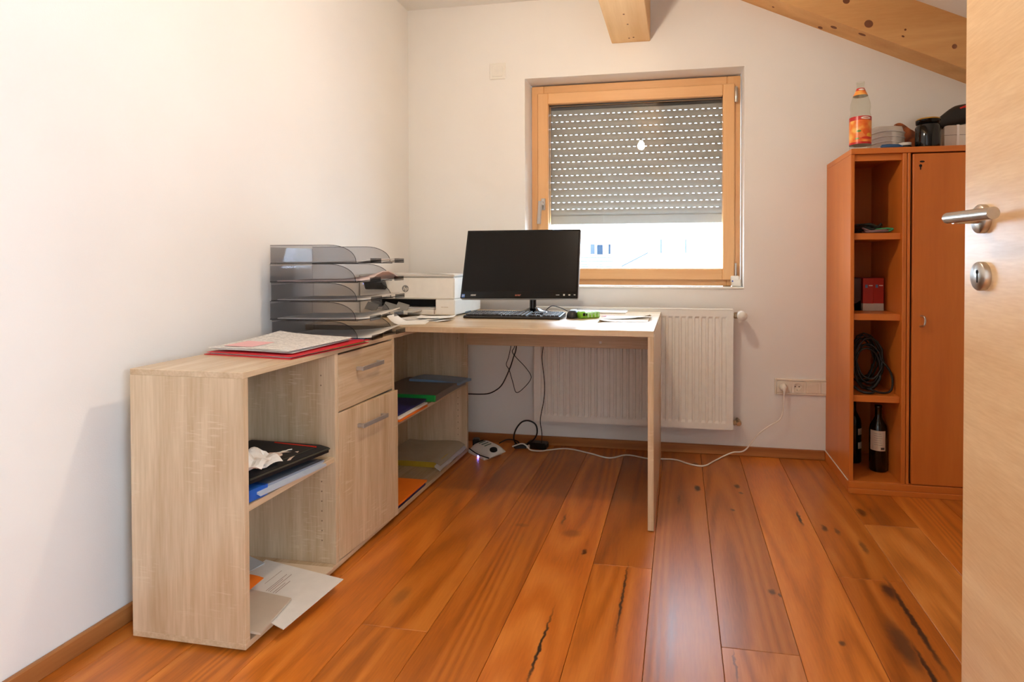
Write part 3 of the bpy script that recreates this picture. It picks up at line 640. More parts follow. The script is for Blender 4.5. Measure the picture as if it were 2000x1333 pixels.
ic.box(.170, .186, -.0014, -.0008, .0165, .0185, 0, MM); ic.box(.203, .211, -.0014, -.0008, .0135, .0215, 0, MM); ic.lathe([(.0042, 0), (.0042, .0006)], 14, FM @ Matrix.Translation((.231, .0175, -.0004)) @ Matrix.Diagonal((1.2, .7, 1, 1))); ic.box(.2505, .2585, -.0014, -.0008, .0165, .0195, 0, MM)
ic.build('button_icon', txt_w, mo)
nk = MB(); nkp = [(.818, 2.475, .925), (.818, 2.53, .905), (.818, 2.556, .85), (.818, 2.556, .775)]
nk.tube(smoothpath(nkp, 5), .016, 14); nk.build('neck', gloss_black, mo)
MB().lathe([(.115, 0), (.118, .003), (.105, .008), (.05, .018), (.022, .032), (.001, .034)], 40, Matrix.Translation((.818, 2.575, DZ + .0005)) @ Matrix.Diagonal((1, .82, 1, 1)), cap=True).build('base', gloss_black, mo)
cb = thing('monitor_cable', (.86, 2.68, DZ), 'thin black cable curling behind the monitor foot on the desk', 'cable')
MB().tube(smoothpath([(.845, 2.690, DZ + .004), (.88, 2.690, DZ + .030), (.93, 2.690, DZ + .02), (.962, 2.700, DZ + .003)], 8), .0022, 6).build('cord', cable_black, cb)

# keyboard
KM_ = Matrix.Translation((.779, 2.395, DZ)) @ Matrix.Rotation(.01, 4, 'Z')
kb = thing('keyboard', (.779, 2.395, DZ), 'black full-size keyboard with white key lettering in front of the monitor', 'keyboard')
prof = [(-.066, .001), (-.070, .006), (-.064, .013), (.058, .021), (.064, .018), (.066, .0)]
v = [(-.223, a, c) for a, c in prof] + [(.223, a, c) for a, c in prof]; n = len(prof)
MB().add(v, [tuple(range(n)), tuple(range(n, 2 * n))[::-1]] + [(i, i + n, (i + 1) % n + n, (i + 1) % n) for i in range(n)], False, KM_).build('case', black, kb)
keys = MB(); legs = MB()
def ktop(y): return .013 + (y + .064) / .122 * .008
kx = [(-.213 + .0188 * c, 0) for c in range(15)] + [(.078 + .0188 * c, 0) for c in range(3)] + [(.142 + .0188 * c, 0) for c in range(4)]
for rr in range(6):
    y = -.053 + rr * .0192 + (.004 if rr == 5 else 0)
    for (x, _) in kx:
        if rr == 0 and -.15 < x < -.06: 
            continue
        if rr in (1, 2) and .07 < x < .13 and not (rr == 1 and .09 < x < .105): continue
        z = ktop(y); keys.box(x, x + .0165, y - .0078, y + .0078, z - .001, z + .0055, .0012, KM_)
        legs.box(x + .004, x + .0085, y - .001, y + .005, z + .0054, z + .0058, 0, KM_)
keys.box(-.138, -.048, -.0608, -.0452, .0125, .0185, .0012, KM_)
tag(keys.build('keys', plain('key_black', (24, 24, 26), .3), kb), None, None, None, 'stuff')
tag(legs.build('key_lettering', plain('key_print', (225, 225, 225), .5), kb), None, None, None, 'stuff')

# mouse
ms = thing('mouse', (1.045, 2.42, DZ), 'small black computer mouse right of the keyboard', 'mouse')
def dome(cx, cy, z0, a, bq, h, n=20, mm=10):
    m = MB(); v = []; f = []
    for j in range(mm + 1):
        t = j / mm * pi / 2
        for i in range(n):
            p = 2 * pi * i / n; s = math.cos(t) ** .6; v.append((cx + a * s * math.cos(p), cy + bq * s * math.sin(p), z0 + h * math.sin(t)))
    for j in range(mm):
        for i in range(n): f.append((j * n + i, j * n + (i + 1) % n, (j + 1) * n + (i + 1) % n, (j + 1) * n + i))
    f.append(tuple(range(n))[::-1]); return m.add(v, f, True)
dome(1.045, 2.425, DZ + .002, .031, .052, .036).build('shell', plain('mouse_black', (22, 22, 23), .4), ms)
MB().box(1.018, 1.072, 2.38, 2.47, DZ, DZ + .004, .002).build('base', plain('mouse_grey', (70, 70, 72), .4), ms)
MB().lathe([(.004, 0), (.0105, .001), (.0105, .006), (.004, .007)], 18, Matrix.Translation((1.042, 2.462, DZ + .025)) @ Matrix.Rotation(pi / 2, 4, 'Y')).build('wheel', plain('wheel_grey', (120, 120, 120), .5), ms)
MB().tube(smoothpath([(1.04, 2.475, DZ + .008), (1.03, 2.53, DZ + .004), (1.01, 2.60, DZ + .003), (.975, 2.64, DZ + .003)], 6), .0018, 6).build('cord', cable_black, ms)

# lime-green pack
gp = thing('green_snack_pack', (1.11, 2.42, DZ), 'small lime green pack with pale raised squares beside the mouse', 'pack')
GM = Matrix.Translation((1.107, 2.42, DZ)) @ Matrix.Rotation(math.radians(38), 4, 'Z')
g = MB(); g.box(-.045, .060, -.018, .016, .0, .020, .004, GM); g.box(-.045, -.012, -.020, .016, .0, .032, .006, GM); g.build('wrapper', lime, gp)
pale = plain('pale_green', (172, 214, 150), .5)
for k in range(4): MB().box(-.008 + .018 * k, .005 + .018 * k, -.0195, .017, .003, .0255 + .001 * k, .003, GM).build('raised_square', pale, gp)
q = MB(); q.box(-.030, -.018, -.0205, -.0195, .012, .026, 0, GM); q.box(-.014, -.009, -.0208, -.0198, .014, .024, 0, GM); q.build('dark_print', dark, gp)
tag(MB().sheet(lambda u, v: (1.16 + .05 * u + .01 * v, 2.50 + .045 * v - .01 * u, DZ + .0015 + .002 * u), 3, 3, .0008).build('pink_note', pink_c), 'little pink paper slip behind the green pack on the desk', 'paper')
# spiral notebook
nb = thing('spiral_notebook', (1.11, 2.69, DZ), 'white spiral-bound notepad lying along the rear edge of the desk', 'notebook')
MB().box(.985, 1.262, 2.640, 2.745, DZ + .0005, DZ + .0075, .001).build('pages', paper, nb)
sp = MB()
for k in range(40): sp.lathe([(.0058, -.0007), (.0066, 0), (.0058, .0007)], 8, Matrix.Translation((.990 + .0068 * k, 2.746, DZ + .0075)) @ Matrix.Rotation(pi / 2, 4, 'Y'), cap=False)
tag(sp.build('spiral_binding', plain('wire_white', (205, 208, 212), .35, .6), nb), None, None, None, 'stuff')
MB().box(1.03, 1.20, 2.652, 2.70, DZ + .0075, DZ + .0078).build('printed_area', plain('pale_blue_print', (196, 214, 236), .7), nb)
# folded sheet at right
tag(MB().sheet(lambda u, v: (1.175 + .215 * u, 2.275 + .03 * u + .12 * v, DZ + .0012 + .014 * (1 - u) ** 8 * (1 - v) + .008 * u ** 3 * v), 14, 6, .0006).build('folded_sheet', paper), 'curled white sheet near the front right corner of the desk', 'paper')
tag(MB().sheet(lambda u, v: (1.19 + .205 * u, 2.36 + .02 * u + .13 * v, DZ + .0045 + .020 * u ** 3 * (1 - v)), 14, 6, .0006).build('folded_sheet', paper), 'second white sheet lifted at its corner behind the curled sheet', 'paper')

# ------------------------------------------------------------------ printer
PX0, PX1, PY0, PY1, PZ0, PZ1 = .006, .488, 2.385, 2.722, DZ + .006, .929
pm = plain('ivory_printer_plastic', (236, 230, 218), .38); pg = plain('printer_grey', (128, 126, 120), .4); pl = plain('printer_light_grey', (196, 192, 184), .4)
pr = thing('printer', (.25, 2.55, DZ), 'white all-in-one inkjet printer with round badge in the room corner', 'printer')
MB().box(PX0, PX1, PY0, PY1, .826, PZ1, .006).build('upper_body', pm, pr)
MB().box(PX0, .065, PY0 + .004, PY1, PZ0, .826, .004).build('lower_body', pm, pr); MB().box(.392, PX1, PY0 + .004, PY1, PZ0, .826, .004).build('lower_body', pm, pr)
MB().box(.065, .392, PY0 + .10, PY1, PZ0, .826).build('slot_back', dark, pr)
MB().box(PX0, PX1 + .001, PY0 - .003, PY1, PZ1 + .001, PZ1 + .014, .004).build('scanner_lid', pl, pr)
MB().box(.075, .388, PY0 + .012, PY0 + .09, .776, .786, .002).build('paper_bridge', pl, pr)
MB().box(.065, .392, PY0 + .006, PY0 + .03, PZ0, .776, .002).build('paper_drawer', pm, pr)
MB().box(.386, .3875, PY0 + .003, PY0 + .006, PZ0 + .004, .79).build('drawer_seam', plain('seam_brown', (120, 80, 60), .7), pr)
tr = MB(); tr.box(.10, .325, PY0 - .085, PY0 + .06, .770, .7745, .002); tr.box(.10, .30, PY0 - .088, PY0 - .083, .762, .772, .001); tr.build('output_tray', pl, pr)
for xa in (.06, .15, .215):
    MB().box(-.030, .030, -.002, .002, 0, .038, .0015, Matrix.Translation((xa + .02, PY0 - .03, .7745)) @ Matrix.Rotation(.25, 4, 'Y') @ Matrix.Rotation(-.5, 4, 'X')).build('tray_flap', pg, pr)
cp = MB().box(-.055, .055, -.012, .010, -.024, .024, .006, Matrix.Translation((.098, PY0 - .014, .895)) @ Matrix.Rotation(.45, 4, 'X')).build('control_panel', plain('panel_grey', (62, 62, 62), .35), pr)
MB().box(-.044, .044, -.0128, -.0115, -.016, .018, 0, Matrix.Translation((.098, PY0 - .014, .895)) @ Matrix.Rotation(.45, 4, 'X')).build('display', gloss_black, cp)
MB().lathe([(.003, 0), (.003, .0012)], 10, Matrix.Translation((.030, PY0, .898)) @ Matrix.Rotation(pi / 2, 4, 'X')).build('indicator_light', plain('blue_led', (120, 140, 255), .4, emit=(.35, .4, 1), estr=4), pr)
LG = Matrix.Translation((.244, PY0 - .0002, .8755)) @ Matrix.Rotation(pi / 2, 4, 'X')
MB().lathe([(.0165, 0), (.0165, .0006)], 32, LG).build('badge', pg, pr)
textmesh('hp', .026, LG @ Matrix.Translation((.0005, .0005, .0010)), .0003, .28, .0002).build('badge_lettering', pm, pr)
MB().box(.420, .433, PY0 + .0034, PY0 + .0041, .7885, .7905).box(.435, .456, PY0 + .0034, PY0 + .0041, .7885, .7905).build('faint_print', plain('tan_print', (190, 166, 140), .6), pr)
MB().box(.487, .4895, PY0 + .13, PY0 + .20, .750, .758).build('side_notch', plain('notch_grey', (70, 84, 90), .5), pr)
for x in (PX0 + .03, PX1 - .03):
    for y in (PY0 + .03, PY1 - .03): MB().lathe([(.010, DZ), (.010, PZ0)], 12, Matrix.Translation((x, y, 0))).build('foot', black, pr)
tag(MB().sheet(lambda u, v: (.30 + .17 * u, 2.41 + .19 * v, .9438 + .003 * math.sin(3 * u) * (1 - v)), 6, 4, .0012).build('paper_sheet', paper), 'white sheets lying on the printer lid by the monitor', 'paper')
tag(MB().sheet(lambda u, v: (.02 + .20 * u, 2.40 + .26 * v, .9438 + .004 * math.sin(3 * u) * (1 - v)), 6, 4, .0012).build('paper_sheet', paper2), 'greyish sheets on the printer lid above the control panel', 'paper')

# papers on the desk before the printer
def loose(name, x, y, wd, dp, rz, z, mt, label, curl=.0, t=.0008, cat='paper', c2=0., nu=10):
    M = Matrix.Translation((x, y, z)) @ Matrix.Rotation(rz, 4, 'Z')
    return tag(MB().sheet(lambda u, v: ((u - .5) * wd, (v - .5) * dp, t + curl * max(0, 1 - 3 * u) ** 2 + c2 * max(0, 3 * u - 2) ** 2), nu, 4, t, M).build(name, mt), label, cat)
loose('paper_slip', .400, 2.13, .15, .16, .3, DZ + .0002, paper, 'white slip with a lifted edge between letter trays and desk corner', .035, cat='paper')
loose('paper_slip', .40, 2.27, .20, .13, -.2, DZ + .0012, paper2, 'small fan of crumpled receipts in front of the printer', .004, c2=.006)
loose('paper_slip', .445, 2.29, .16, .10, .25, DZ + .0075, paper, 'topmost crumpled receipt in front of the printer', .005, c2=.004)
loose('paper_slip', .485, 2.22, .11, .08, -.35, DZ + .0002, paper, 'receipt nearest the keyboard corner', .003, c2=.004)

# ------------------------------------------------------------------ letter trays
TX0, TX1, TY0, TY1 = .046, .446, 1.766, 1.999; TZ0 = CT + .0004; TP = .0685
def tray(k):
    z = TZ0 + TP * k; dx = (.004, -.003, .002, -.002, .0)[k]; x0, x1 = TX0 + dx, TX1 + dx
    names = ['lowest', 'second lowest', 'middle', 'second highest', 'topmost']
    t = thing('letter_tray', ((x0 + x1) / 2, (TY0 + TY1) / 2, z), 'smoky clear letter tray, %s of the stack of five' % names[k], 'letter tray', 'stacked letter trays')
    MB().box(x0, x1 - .05, TY0, TY1, z, z + .0022, .0006).build('base', smoke, t)
    h = .0665; xe = x1 - .058; xs_ = x1 - .165
    poly = [(x0, z), (xe, z)] + [(xs_ + (xe - xs_) * math.sin(a * pi / 2 / 8), z + .004 + (h - .004) * math.cos(a * pi / 2 / 8) ** .9) for a in range(8, -1, -1)] + [(x0, z + h)]
    for y in (TY0, TY1 - .0022):
        m = xzprism(poly, y, y + .0022); m.build('side_panel', smoke, t)
        rim = [(a, y + .0011, c) for a, c in poly[2:]]
        MB().tube(rim, .0012, 5).build('rim', plain_smoke, t)
    MB().box(x0, x0 + .0022, TY0 + .0022, TY1 - .0022, z + .0022, z + h * .9).build('back_panel', smoke, t)
    for y in (TY0, TY1 - .068):
        m = MB(); m.box(-.052, 0, y, y + .068, 0, .0024, .0008, Matrix.Translation((x1, 0, z + .010)) @ Matrix.Rotation(-.16, 4, 'Y')); m.box(x1 - .003, x1, y, y + .068, z + .002, z + .019, .0008); m.build('front_lip', smoke_d, t)
    MB().box(x0, x1 - .05, TY0, TY0 + .0024, z, z + .003).build('foot_rail', plain_smoke, t); MB().box(x0, x1 - .05, TY1 - .0024, TY1, z, z + .003).build('foot_rail', plain_smoke, t)
    return z
plain_smoke = thin('smoky_rim_plastic', (.35, .35, .36), 1.45, .1); smoke_d = thin('smoky_lip_plastic', (.55, .55, .56), 1.5, .08)
wads = [('white papers slipped in the lowest letter tray', paper, .022), ('papers with a lifted corner in the second lowest letter tray', paper, .02), ('thin sheets in the middle letter tray', paper2, .012), ('pinkish papers folded up in the second highest letter tray', plain('pinkish_paper', (228, 206, 200), .8), .03), ('flat grey sheets in the topmost letter tray', paper2, .010)]
for k in range(5):
    z = tray(k)
    lb, mt, cu_ = wads[k]
    f = lambda u, v, z=z, cu_=cu_: (TX0 + .018 + .372 * u, TY0 + .012 + .205 * v, z + .0062 + .006 * u * u + cu_ * u ** 4 * (v if cu_ < .025 else math.sin(pi * v)))
    tag(MB().sheet(f, 10, 5, .0035).build('paper_wad', mt), lb, 'paper', 'papers in the letter trays')
# papers on the cabinet
fo = thing('red_folder', (.275, 1.55, CT), 'red card folder under the paper pile on the low cabinet', 'folder')
FMx = Matrix.Translation((.283, 1.562, CT)) @ Matrix.Rotation(-.12, 4, 'Z')
def clipped(fn): return fn
MB().sheet(lambda u, v: (-.165 + .325 * u, -.155 + .335 * v, .0025), 3, 3, .0022, FMx).build('back_cover', red_c, fo)
MB().sheet(lambda u, v: (-.160 + .325 * u, -.150 + .33 * v, .008 + .004 * v), 3, 3, .0012, FMx).build('front_cover', red_c, fo)
MB().sheet(lambda u, v: (-.15 + .305 * u, -.143 + .315 * v, .0062), 2, 2, .0012, FMx).build('yellow_divider', plain('lime_divider', (190, 200, 50), .6), fo)
MB().sheet(lambda u, v: (-.15 + .30 * u, -.145 + .31 * v, .0045), 2, 2, .0012, FMx).build('white_insert', paper, fo)
MB().tube([FMx @ Vector(p) for p in smoothpath([(.10, .15, .0135), (.150, .162, .016), (.165, .150, .010)], 5)], .0012, 6).build('elastic', plain('elastic_blue', (60, 80, 120), .5), fo)
pp = thing('paper_pile', (.27, 1.55, CT + .0135), 'pile of printed sheets on the red folder', 'paper')
PMx = Matrix.Translation((.268, 1.560, CT + .0132)) @ Matrix.Rotation(-.10, 4, 'Z')
for k in range(5):
    a = random.uniform(-.035, .035); dz = .0016 * k
    Mk = PMx @ Matrix.Rotation(a, 4, 'Z') @ Matrix.Translation((random.uniform(-.006, .008), random.uniform(-.006, .006), dz))
    MB().sheet(lambda u, v: (-.155 + .297 * u, -.125 + .262 * v, 0.0010 + .014 * (1 - u) ** 2 * v ** 2 + .004 * v + .0012 * math.sin(5 * u + k)), 10, 6, .0008, Mk).build('sheet', paper if k < 4 else form_paper, pp)
MB().sheet(lambda u, v: (-.125 + .105 * u, -.105 + .085 * v, .0088 + .014 * (1 - (.1 + .286 * u)) ** 2 * (.076 + .286 * v) ** 2 + .004 * (.076 + .286 * v)), 3, 3, .0006, PMx).build('pink_note', plain('pale_pink_note', (240, 186, 186), .7), pp)

# ------------------------------------------------------------------ contents of the low cabinet
SZ = .374
bi = thing('blue_binder', (.30, 1.36, SZ), 'blue plastic folder with clear sleeves under the black portfolio', 'binder')
MB().sheet(lambda u, v: (.13 + .292 * u, 1.236 + .065 * v, SZ + .038 - .0056 * v - .004 * u), 4, 3, .030).build('spine', plain('mid_blue_plastic', (36, 96, 190), .35), bi)
MB().sheet(lambda u, v: (.14 + .280 * u, 1.300 + .24 * v, SZ + .030 - .020 * v - .004 * u), 4, 6, .007).build('sleeve_stack', plain('grey_sleeves', (150, 160, 176), .25), bi)
MB().sheet(lambda u, v: (.20 + .225 * u, 1.285 + .27 * v, SZ + .0345 - .023 * v - .004 * u), 4, 6, .0008).build('clear_sleeve', clear_film, bi)
MB().sheet(lambda u, v: (.405 + .028 * u, 1.262 + .27 * v, SZ + .028 - .020 * v - .012 * u), 4, 6, .006).build('clear_edge', plain('milky_sleeve', (186, 196, 208), .25), bi)
po = thing('black_portfolio', (.29, 1.39, SZ + .04), 'black zip portfolio with red trim and white emblem on the cabinet shelf', 'portfolio')
PM = Matrix.Translation((.268, 1.400, SZ + .033)) @ Matrix.Rotation(-.03, 4, 'Z') @ Matrix.Rotation(-.075, 4, 'X')
def pfold(u, v): 
    x = -.135 + .285 * u; y = -.155 + .318 * v; e = min(u, 1 - u, v * 1.1, (1 - v) * 1.1); return (x, y, .030 - .012 * max(0, 1 - e / .07) ** 2)
MB().sheet(pfold, 16, 16, .016, PM).build('case', black_mat, po)
MB().tube([PM @ Vector(p) for p in [(-.02 + .02 * t, .130 - .0018 * t, .0305) for t in range(9)]], .0022, 6).build('red_trim', plain('red_piping', (206, 40, 20), .5), po)
zp = MB(); zp.tube([PM @ Vector(p) for p in smoothpath([(.155, -.155, .016), (.156, 0, .016), (.154, .16, .015)], 6)], .003, 6); zp.tube([PM @ Vector(p) for p in smoothpath([(-.12, -.090, .031), (.05, -.088, .031), (.115, -.075, .0305), (.135, -.04, .029), (.138, .12, .029)], 6)], .0012, 5); zp.build('seam', plain('seam_grey', (64, 62, 52), .7), po)
em = MB(); em.lathe([(.009, 0), (.011, .0006), (.013, 0)], 20, PM @ Matrix.Translation((.070, -.005, .0302)) @ Matrix.Diagonal((1, .8, 1, 1)), cap=False)
em.tube([PM @ Vector((.073 + .0012 * i + .002 * math.sin(i * 1.7), .014 + .0050 * i, .0308)) for i in range(13)], .0022, 5)
em.tube([PM @ Vector((.070 + .005 * math.sin(i * .9), -.010 + .0016 * i, .0306)) for i in range(8)], .0009, 5); em.build('emblem', plain('silver_print', (214, 208, 192), .4), po)
rc = [('crumpled white receipt leaning on the black portfolio', .385, 1.268, .10, .080, .4, .060), ('second crumpled receipt on the black portfolio', .365, 1.335, .10, .075, -.3, .040), ('flat pinkish receipt furthest back on the black portfolio', .350, 1.405, .12, .070, .35, .018)]
for k, (lb, x, y, a, c, rz, h) in enumerate(rc):
    M = Matrix.Translation((x, y, SZ + .072 - .010 * k)) @ Matrix.Rotation(rz, 4, 'Z')
    def fc(u, v, a=a, c=c, h=h, k=k): return ((u - .5) * a, (v - .5) * c, h * (.5 * abs(math.sin(5 * u + k)) + .5 * abs(math.sin(4 * v + 2 * k + 3 * u))) * (1 - u * .6) + .002)
    tag(MB().sheet(fc, 8, 8, .0008, M, smooth=False).build('receipt', paper if k < 2 else plain('pink_receipt', (226, 204, 188), .8)), lb, 'receipt')
# bottom sheets
def bsheet(name, pts, z, mt, label, lift=0., t=.0012, sag=0.0):
    P = [Vector((*p, 0)) for p in pts]
    def fn(u, v):
        p = P[0] * (1 - u) * (1 - v) + P[1] * u * (1 - v) + P[2] * u * v + P[3] * (1 - u) * v
        return (p.x, p.y, z + t + lift * (1 - u) + sag * max(0, p.x - CX1))
    o = MB().sheet(fn, 10, 8, t).build(name, mt); return tag(o, label, 'paper')
ZB2 = .0264
bsheet('printed_sheet', [(.18, 1.32), (.435, 1.265), (.437, 1.556), (.20, 1.556)], ZB2, plain('cream_sheet', (226, 206, 176), .8), 'cream sheet lying flattest at the bottom of the open cabinet bay', t=.004)
bigs = bsheet('printed_sheet', [(.215, 1.36), (.492, 1.268), (.510, 1.500), (.200, 1.552)], ZB2 + .0048, paper, 'large white printed sheet sticking out of the low cabinet over the floor', .004, .002)
ln = MB()
for k, (x, y, l) in enumerate(((.295, 1.435, .07), (.325, 1.405, .085), (.332, 1.405, .06), (.340, 1.402, .09), (.352, 1.40, .05), (.36, 1.40, .06))):
    ln.box(x - .0007, x + .0007, y, y + l, ZB2 + .0093, ZB2 + .0098)
ln.build('text_line', plain('grey_print', (150, 120, 110), .8), bigs)
bsheet('printed_sheet', [(.16, 1.24), (.455, 1.232), (.432, 1.375), (.15, 1.41)], ZB2 + .0115, plain('sleeve_grey', (206, 190, 170), .35), 'sleeved grey-beige papers nearest the end panel at the cabinet bottom', 0, .006)
bsheet('printed_sheet', [(.12, 1.46), (.19, 1.42), (.215, 1.53), (.13, 1.555)], ZB2 + .0115, plain('blue_grey_sheet', (200, 204, 208), .8), 'bluish grey sheet far back at the cabinet bottom', .004, .002)  # plain bluish grey base colour for this sheet
tag(MB().sheet(lambda u, v: (.17 + .135 * u, 1.355 + .065 * v, ZB2 + .024 + .016 * math.sin(pi * u * .8) + .004 * v), 8, 3, .001).build('orange_note', orange_c), 'folded orange note resting on the sleeved papers', 'paper')
# far bay, upper shelf
def pile(name, x0, x1, y0, y1, z, t, mt, label, cat, rz=0., bev=.0015, dz=0):
    c = ((x0 + x1) / 2, (y0 + y1) / 2)
    M = Matrix.Translation((*c, z)) @ Matrix.Rotation(rz, 4, 'Z') @ Matrix.Rotation(dz, 4, 'X')
    return tag(MB().box(-(x1 - x0) / 2, (x1 - x0) / 2, -(y1 - y0) / 2, (y1 - y0) / 2, 0, t, bev, M).build(name, mt), label, cat)
pile('orange_booklet', .20, .445, 1.965, 2.20, SZ + .0003, .006, orange_c, 'orange booklets at the bottom of the pile on the far shelf', 'booklet')
pile('white_booklet', .19, .437, 1.975, 2.215, SZ + .0066, .008, paper, 'white booklet squeezed under the blue folder on the far shelf', 'booklet')
pile('blue_folder', .14, .422, 1.955, 2.235, SZ + .0150, .010, navy, 'dark blue folder on the far shelf beside the cabinet door', 'folder')
gf = thing('green_folder', (.29, 2.42, SZ), 'grey plastic folder with a bright green spine on the far shelf', 'folder')
pile_g = MB().sheet(lambda u, v: (.14 + .31 * u, 2.265 + .345 * v, SZ + .032 + .004 * math.sin(3 * v)), 4, 6, .028).build('cover', plain('grey_folder', (120, 114, 106), .5), gf)
MB().box(.145, .452, 2.256, 2.266, SZ + .004, SZ + .034, .003).build('green_spine', green_c, gf)
MB().sheet(lambda u, v: (.20 + .262 * u, 2.50 + .155 * v, SZ + .048 - .016 * max(0, v - .4) - .012 * u * u), 6, 5, .012).build('blue_sleeve', plain('pale_blue_sleeve', (120, 150, 180), .35), gf)
# far bay, floor
ob = thing('orange_magazine', (.33, 2.07, .026), 'orange magazine with small photo at the bottom of the far bay', 'magazine')
MB().box(.23, .432, 1.952, 2.215, .040, .048, .0008).build('cover', orange_c, ob)
MB().box(.300, .375, 2.035, 2.062, .0481, .0485).build('cover_photo', plain('photo_grey', (96, 104, 108), .5), ob)
pile('navy_magazine', .225, .428, 1.95, 2.21, .0264, .0132, navy, 'dark blue magazine under the orange one', 'magazine')
yb = thing('sleeved_papers', (.27, 2.53, .026), 'yellow papers in a clear bag at the far end of the cabinet bottom', 'papers')
MB().box(.12, .400, 2.40, 2.665, .0264, .058, .002).build('yellow_papers', yellow_c, yb)
MB().sheet(lambda u, v: (.11 + .31 * u, 2.375 + .294 * v, .064 + .004 * math.sin(6 * u) * math.sin(5 * v) - .03 * max(0, u - .9) * 5), 10, 8, .0012).build('clear_bag', plain('milky_bag', (190, 176, 150), .25), yb)
MB().sheet(lambda u, v: (.398 + .028 * u, 2.36 + .31 * v, .052 - .018 * u + .003 * math.sin(14 * v)), 4, 10, .006).build('bag_edge', plain('bag_white', (206, 202, 196), .3), yb)

# ------------------------------------------------------------------ things on top of the cupboard
bt = thing('juice_bottle', (2.306, 2.560, UZ), 'empty clear glass juice bottle with orange label on the cupboard', 'bottle')
BZ = UZ
bp_ = [(.001, .004), (.040, .002), (.0445, .006), (.0445, .145), (.0435, .152), (.0395, .165), (.0395, .178), (.0415, .190), (.0395, .212), (.031, .240), (.021, .262), (.0145, .280), (.0145, .292), (.0162, .294), (.0162, .304), (.0135, .305)]
MB().lathe([(r, BZ + z) for r, z in bp_], 36, Matrix.Translation((2.306, 2.560, 0)), cap=False).build('glass', bottle_m, bt)
def label_mat():
    m, nt, b = mat('juice_label'); L = nt.links.new
    tc = nt.nodes.new('ShaderNodeTexCoord'); sp = nt.nodes.new('ShaderNodeSeparateXYZ'); L(tc.outputs['Object'], sp.inputs[0])
    nz = nt.nodes.new('ShaderNodeTexNoise'); nz.inputs['Scale'].default_value = 22; L(tc.outputs['Object'], nz.inputs['Vector'])
    r = ramp(nt, [(.35, lin((226, 92, 26))), (.5, lin((240, 130, 44))), (.65, lin((250, 190, 96)))]); L(nz.outputs['Fac'], r.inputs['Fac']); col = r.outputs['Color']
    def put(fac, rgb):
        nonlocal col
        x = nt.nodes.new('ShaderNodeMix'); x.data_type = 'RGBA'; x.inputs['B'].default_value = (*lin(rgb), 1); L(fac, x.inputs['Factor']); L(col, x.inputs['A']); col = x.outputs['Result']
    def blob(cx, cz, rx, rz, rgb):
        s = nt.nodes.new('ShaderNodeVectorMath'); s.operation = 'SUBTRACT'; L(tc.outputs['Object'], s.inputs[0]); s.inputs[1].default_value = (cx, 0, cz)
        k = nt.nodes.new('ShaderNodeVectorMath'); k.operation = 'MULTIPLY'; L(s.outputs[0], k.inputs[0]); k.inputs[1].default_value = (1 / rx, 0, 1 / rz)
        l = nt.nodes.new('ShaderNodeVectorMath'); l.operation = 'LENGTH'; L(k.outputs[0], l.inputs[0])
        q = nt.nodes.new('ShaderNodeMapRange'); q.inputs['From Min'].default_value = .85; q.inputs['From Max'].default_value = 1.05; q.inputs['To Min'].default_value = 1; q.inputs['To Max'].default_value = 0; L(l.outputs['Value'], q.inputs['Value']); put(q.outputs['Result'], rgb)
    def band(z0, z1, rgb):
        a = nt.nodes.new('ShaderNodeMapRange'); a.inputs['From Min'].default_value = z0 - .001; a.inputs['From Max'].default_value = z0 + .001; L(sp.outputs['Z'], a.inputs['Value'])
        c = nt.nodes.new('ShaderNodeMapRange'); c.inputs['From Min'].default_value = z1 - .001; c.inputs['From Max'].default_value = z1 + .001; c.inputs['To Min'].default_value = 1; c.inputs['To Max'].default_value = 0; L(sp.outputs['Z'], c.inputs['Value'])
        q = nt.nodes.new('ShaderNodeMath'); q.operation = 'MULTIPLY'; L(a.outputs['Result'], q.inputs[0]); L(c.outputs['Result'], q.inputs[1]); put(q.outputs[0], rgb)
    blob(.012, .078, .016, .014, (232, 98, 22)); blob(.026, .064, .013, .010, (240, 178, 40)); blob(-.006, .062, .012, .010, (238, 140, 70)); blob(-.018, .082, .009, .005, (96, 140, 50)); blob(-.024, .050, .008, .004, (120, 150, 50)); blob(.014, .052, .024, .006, (214, 50, 30))
    band(.026, .036, (200, 30, 28)); band(.130, .150, (196, 30, 30)); blob(.010, .138, .022, .006, (240, 226, 210)); blob(.010, .138, .014, .0022, (214, 120, 100))
    band(.263, .30, (206, 40, 34)); blob(.0, .268, .013, .004, (240, 226, 214))
    ge = nt.nodes.new('ShaderNodeNewGeometry'); put(ge.outputs['Backfacing'], (222, 214, 200)); L(col, b.inputs['Base Color']); b.inputs['Roughness'].default_value = .3; return m
LM = label_mat()
MB().lathe([(.0448, BZ + .027), (.0448, BZ + .147)], 36, Matrix.Translation((2.306, 2.560, 0)), cap=False).build('label', LM, bt)
MB().lathe([(.0305, BZ + .2425), (.0213, BZ + .263), (.0165, BZ + .2755)], 30, Matrix.Translation((2.306, 2.560, 0)), cap=False).build('neck_label', LM, bt)
bg_ = thing('plastic_wrapped_pack', (2.46, 2.70, UZ), 'wrinkled clear-wrapped pack of white plates behind the juice bottle', 'pack')
def wr(m, amp, sc):
    m.v = [tuple(Vector(p) + amp * noise.noise_vector(Vector(p) * sc)) for p in m.v]; return m
wr(MB().lathe([(.001, UZ + .008), (.06, UZ + .008), (.07, UZ + .012), (.074, UZ + .05), (.073, UZ + .10), (.066, UZ + .128), (.04, UZ + .132), (.001, UZ + .130)], 40, Matrix.Translation((2.462, 2.705, 0)), cap=False), .006, 26).build('wrap', plain('milky_wrap', (206, 200, 192), .2), bg_)
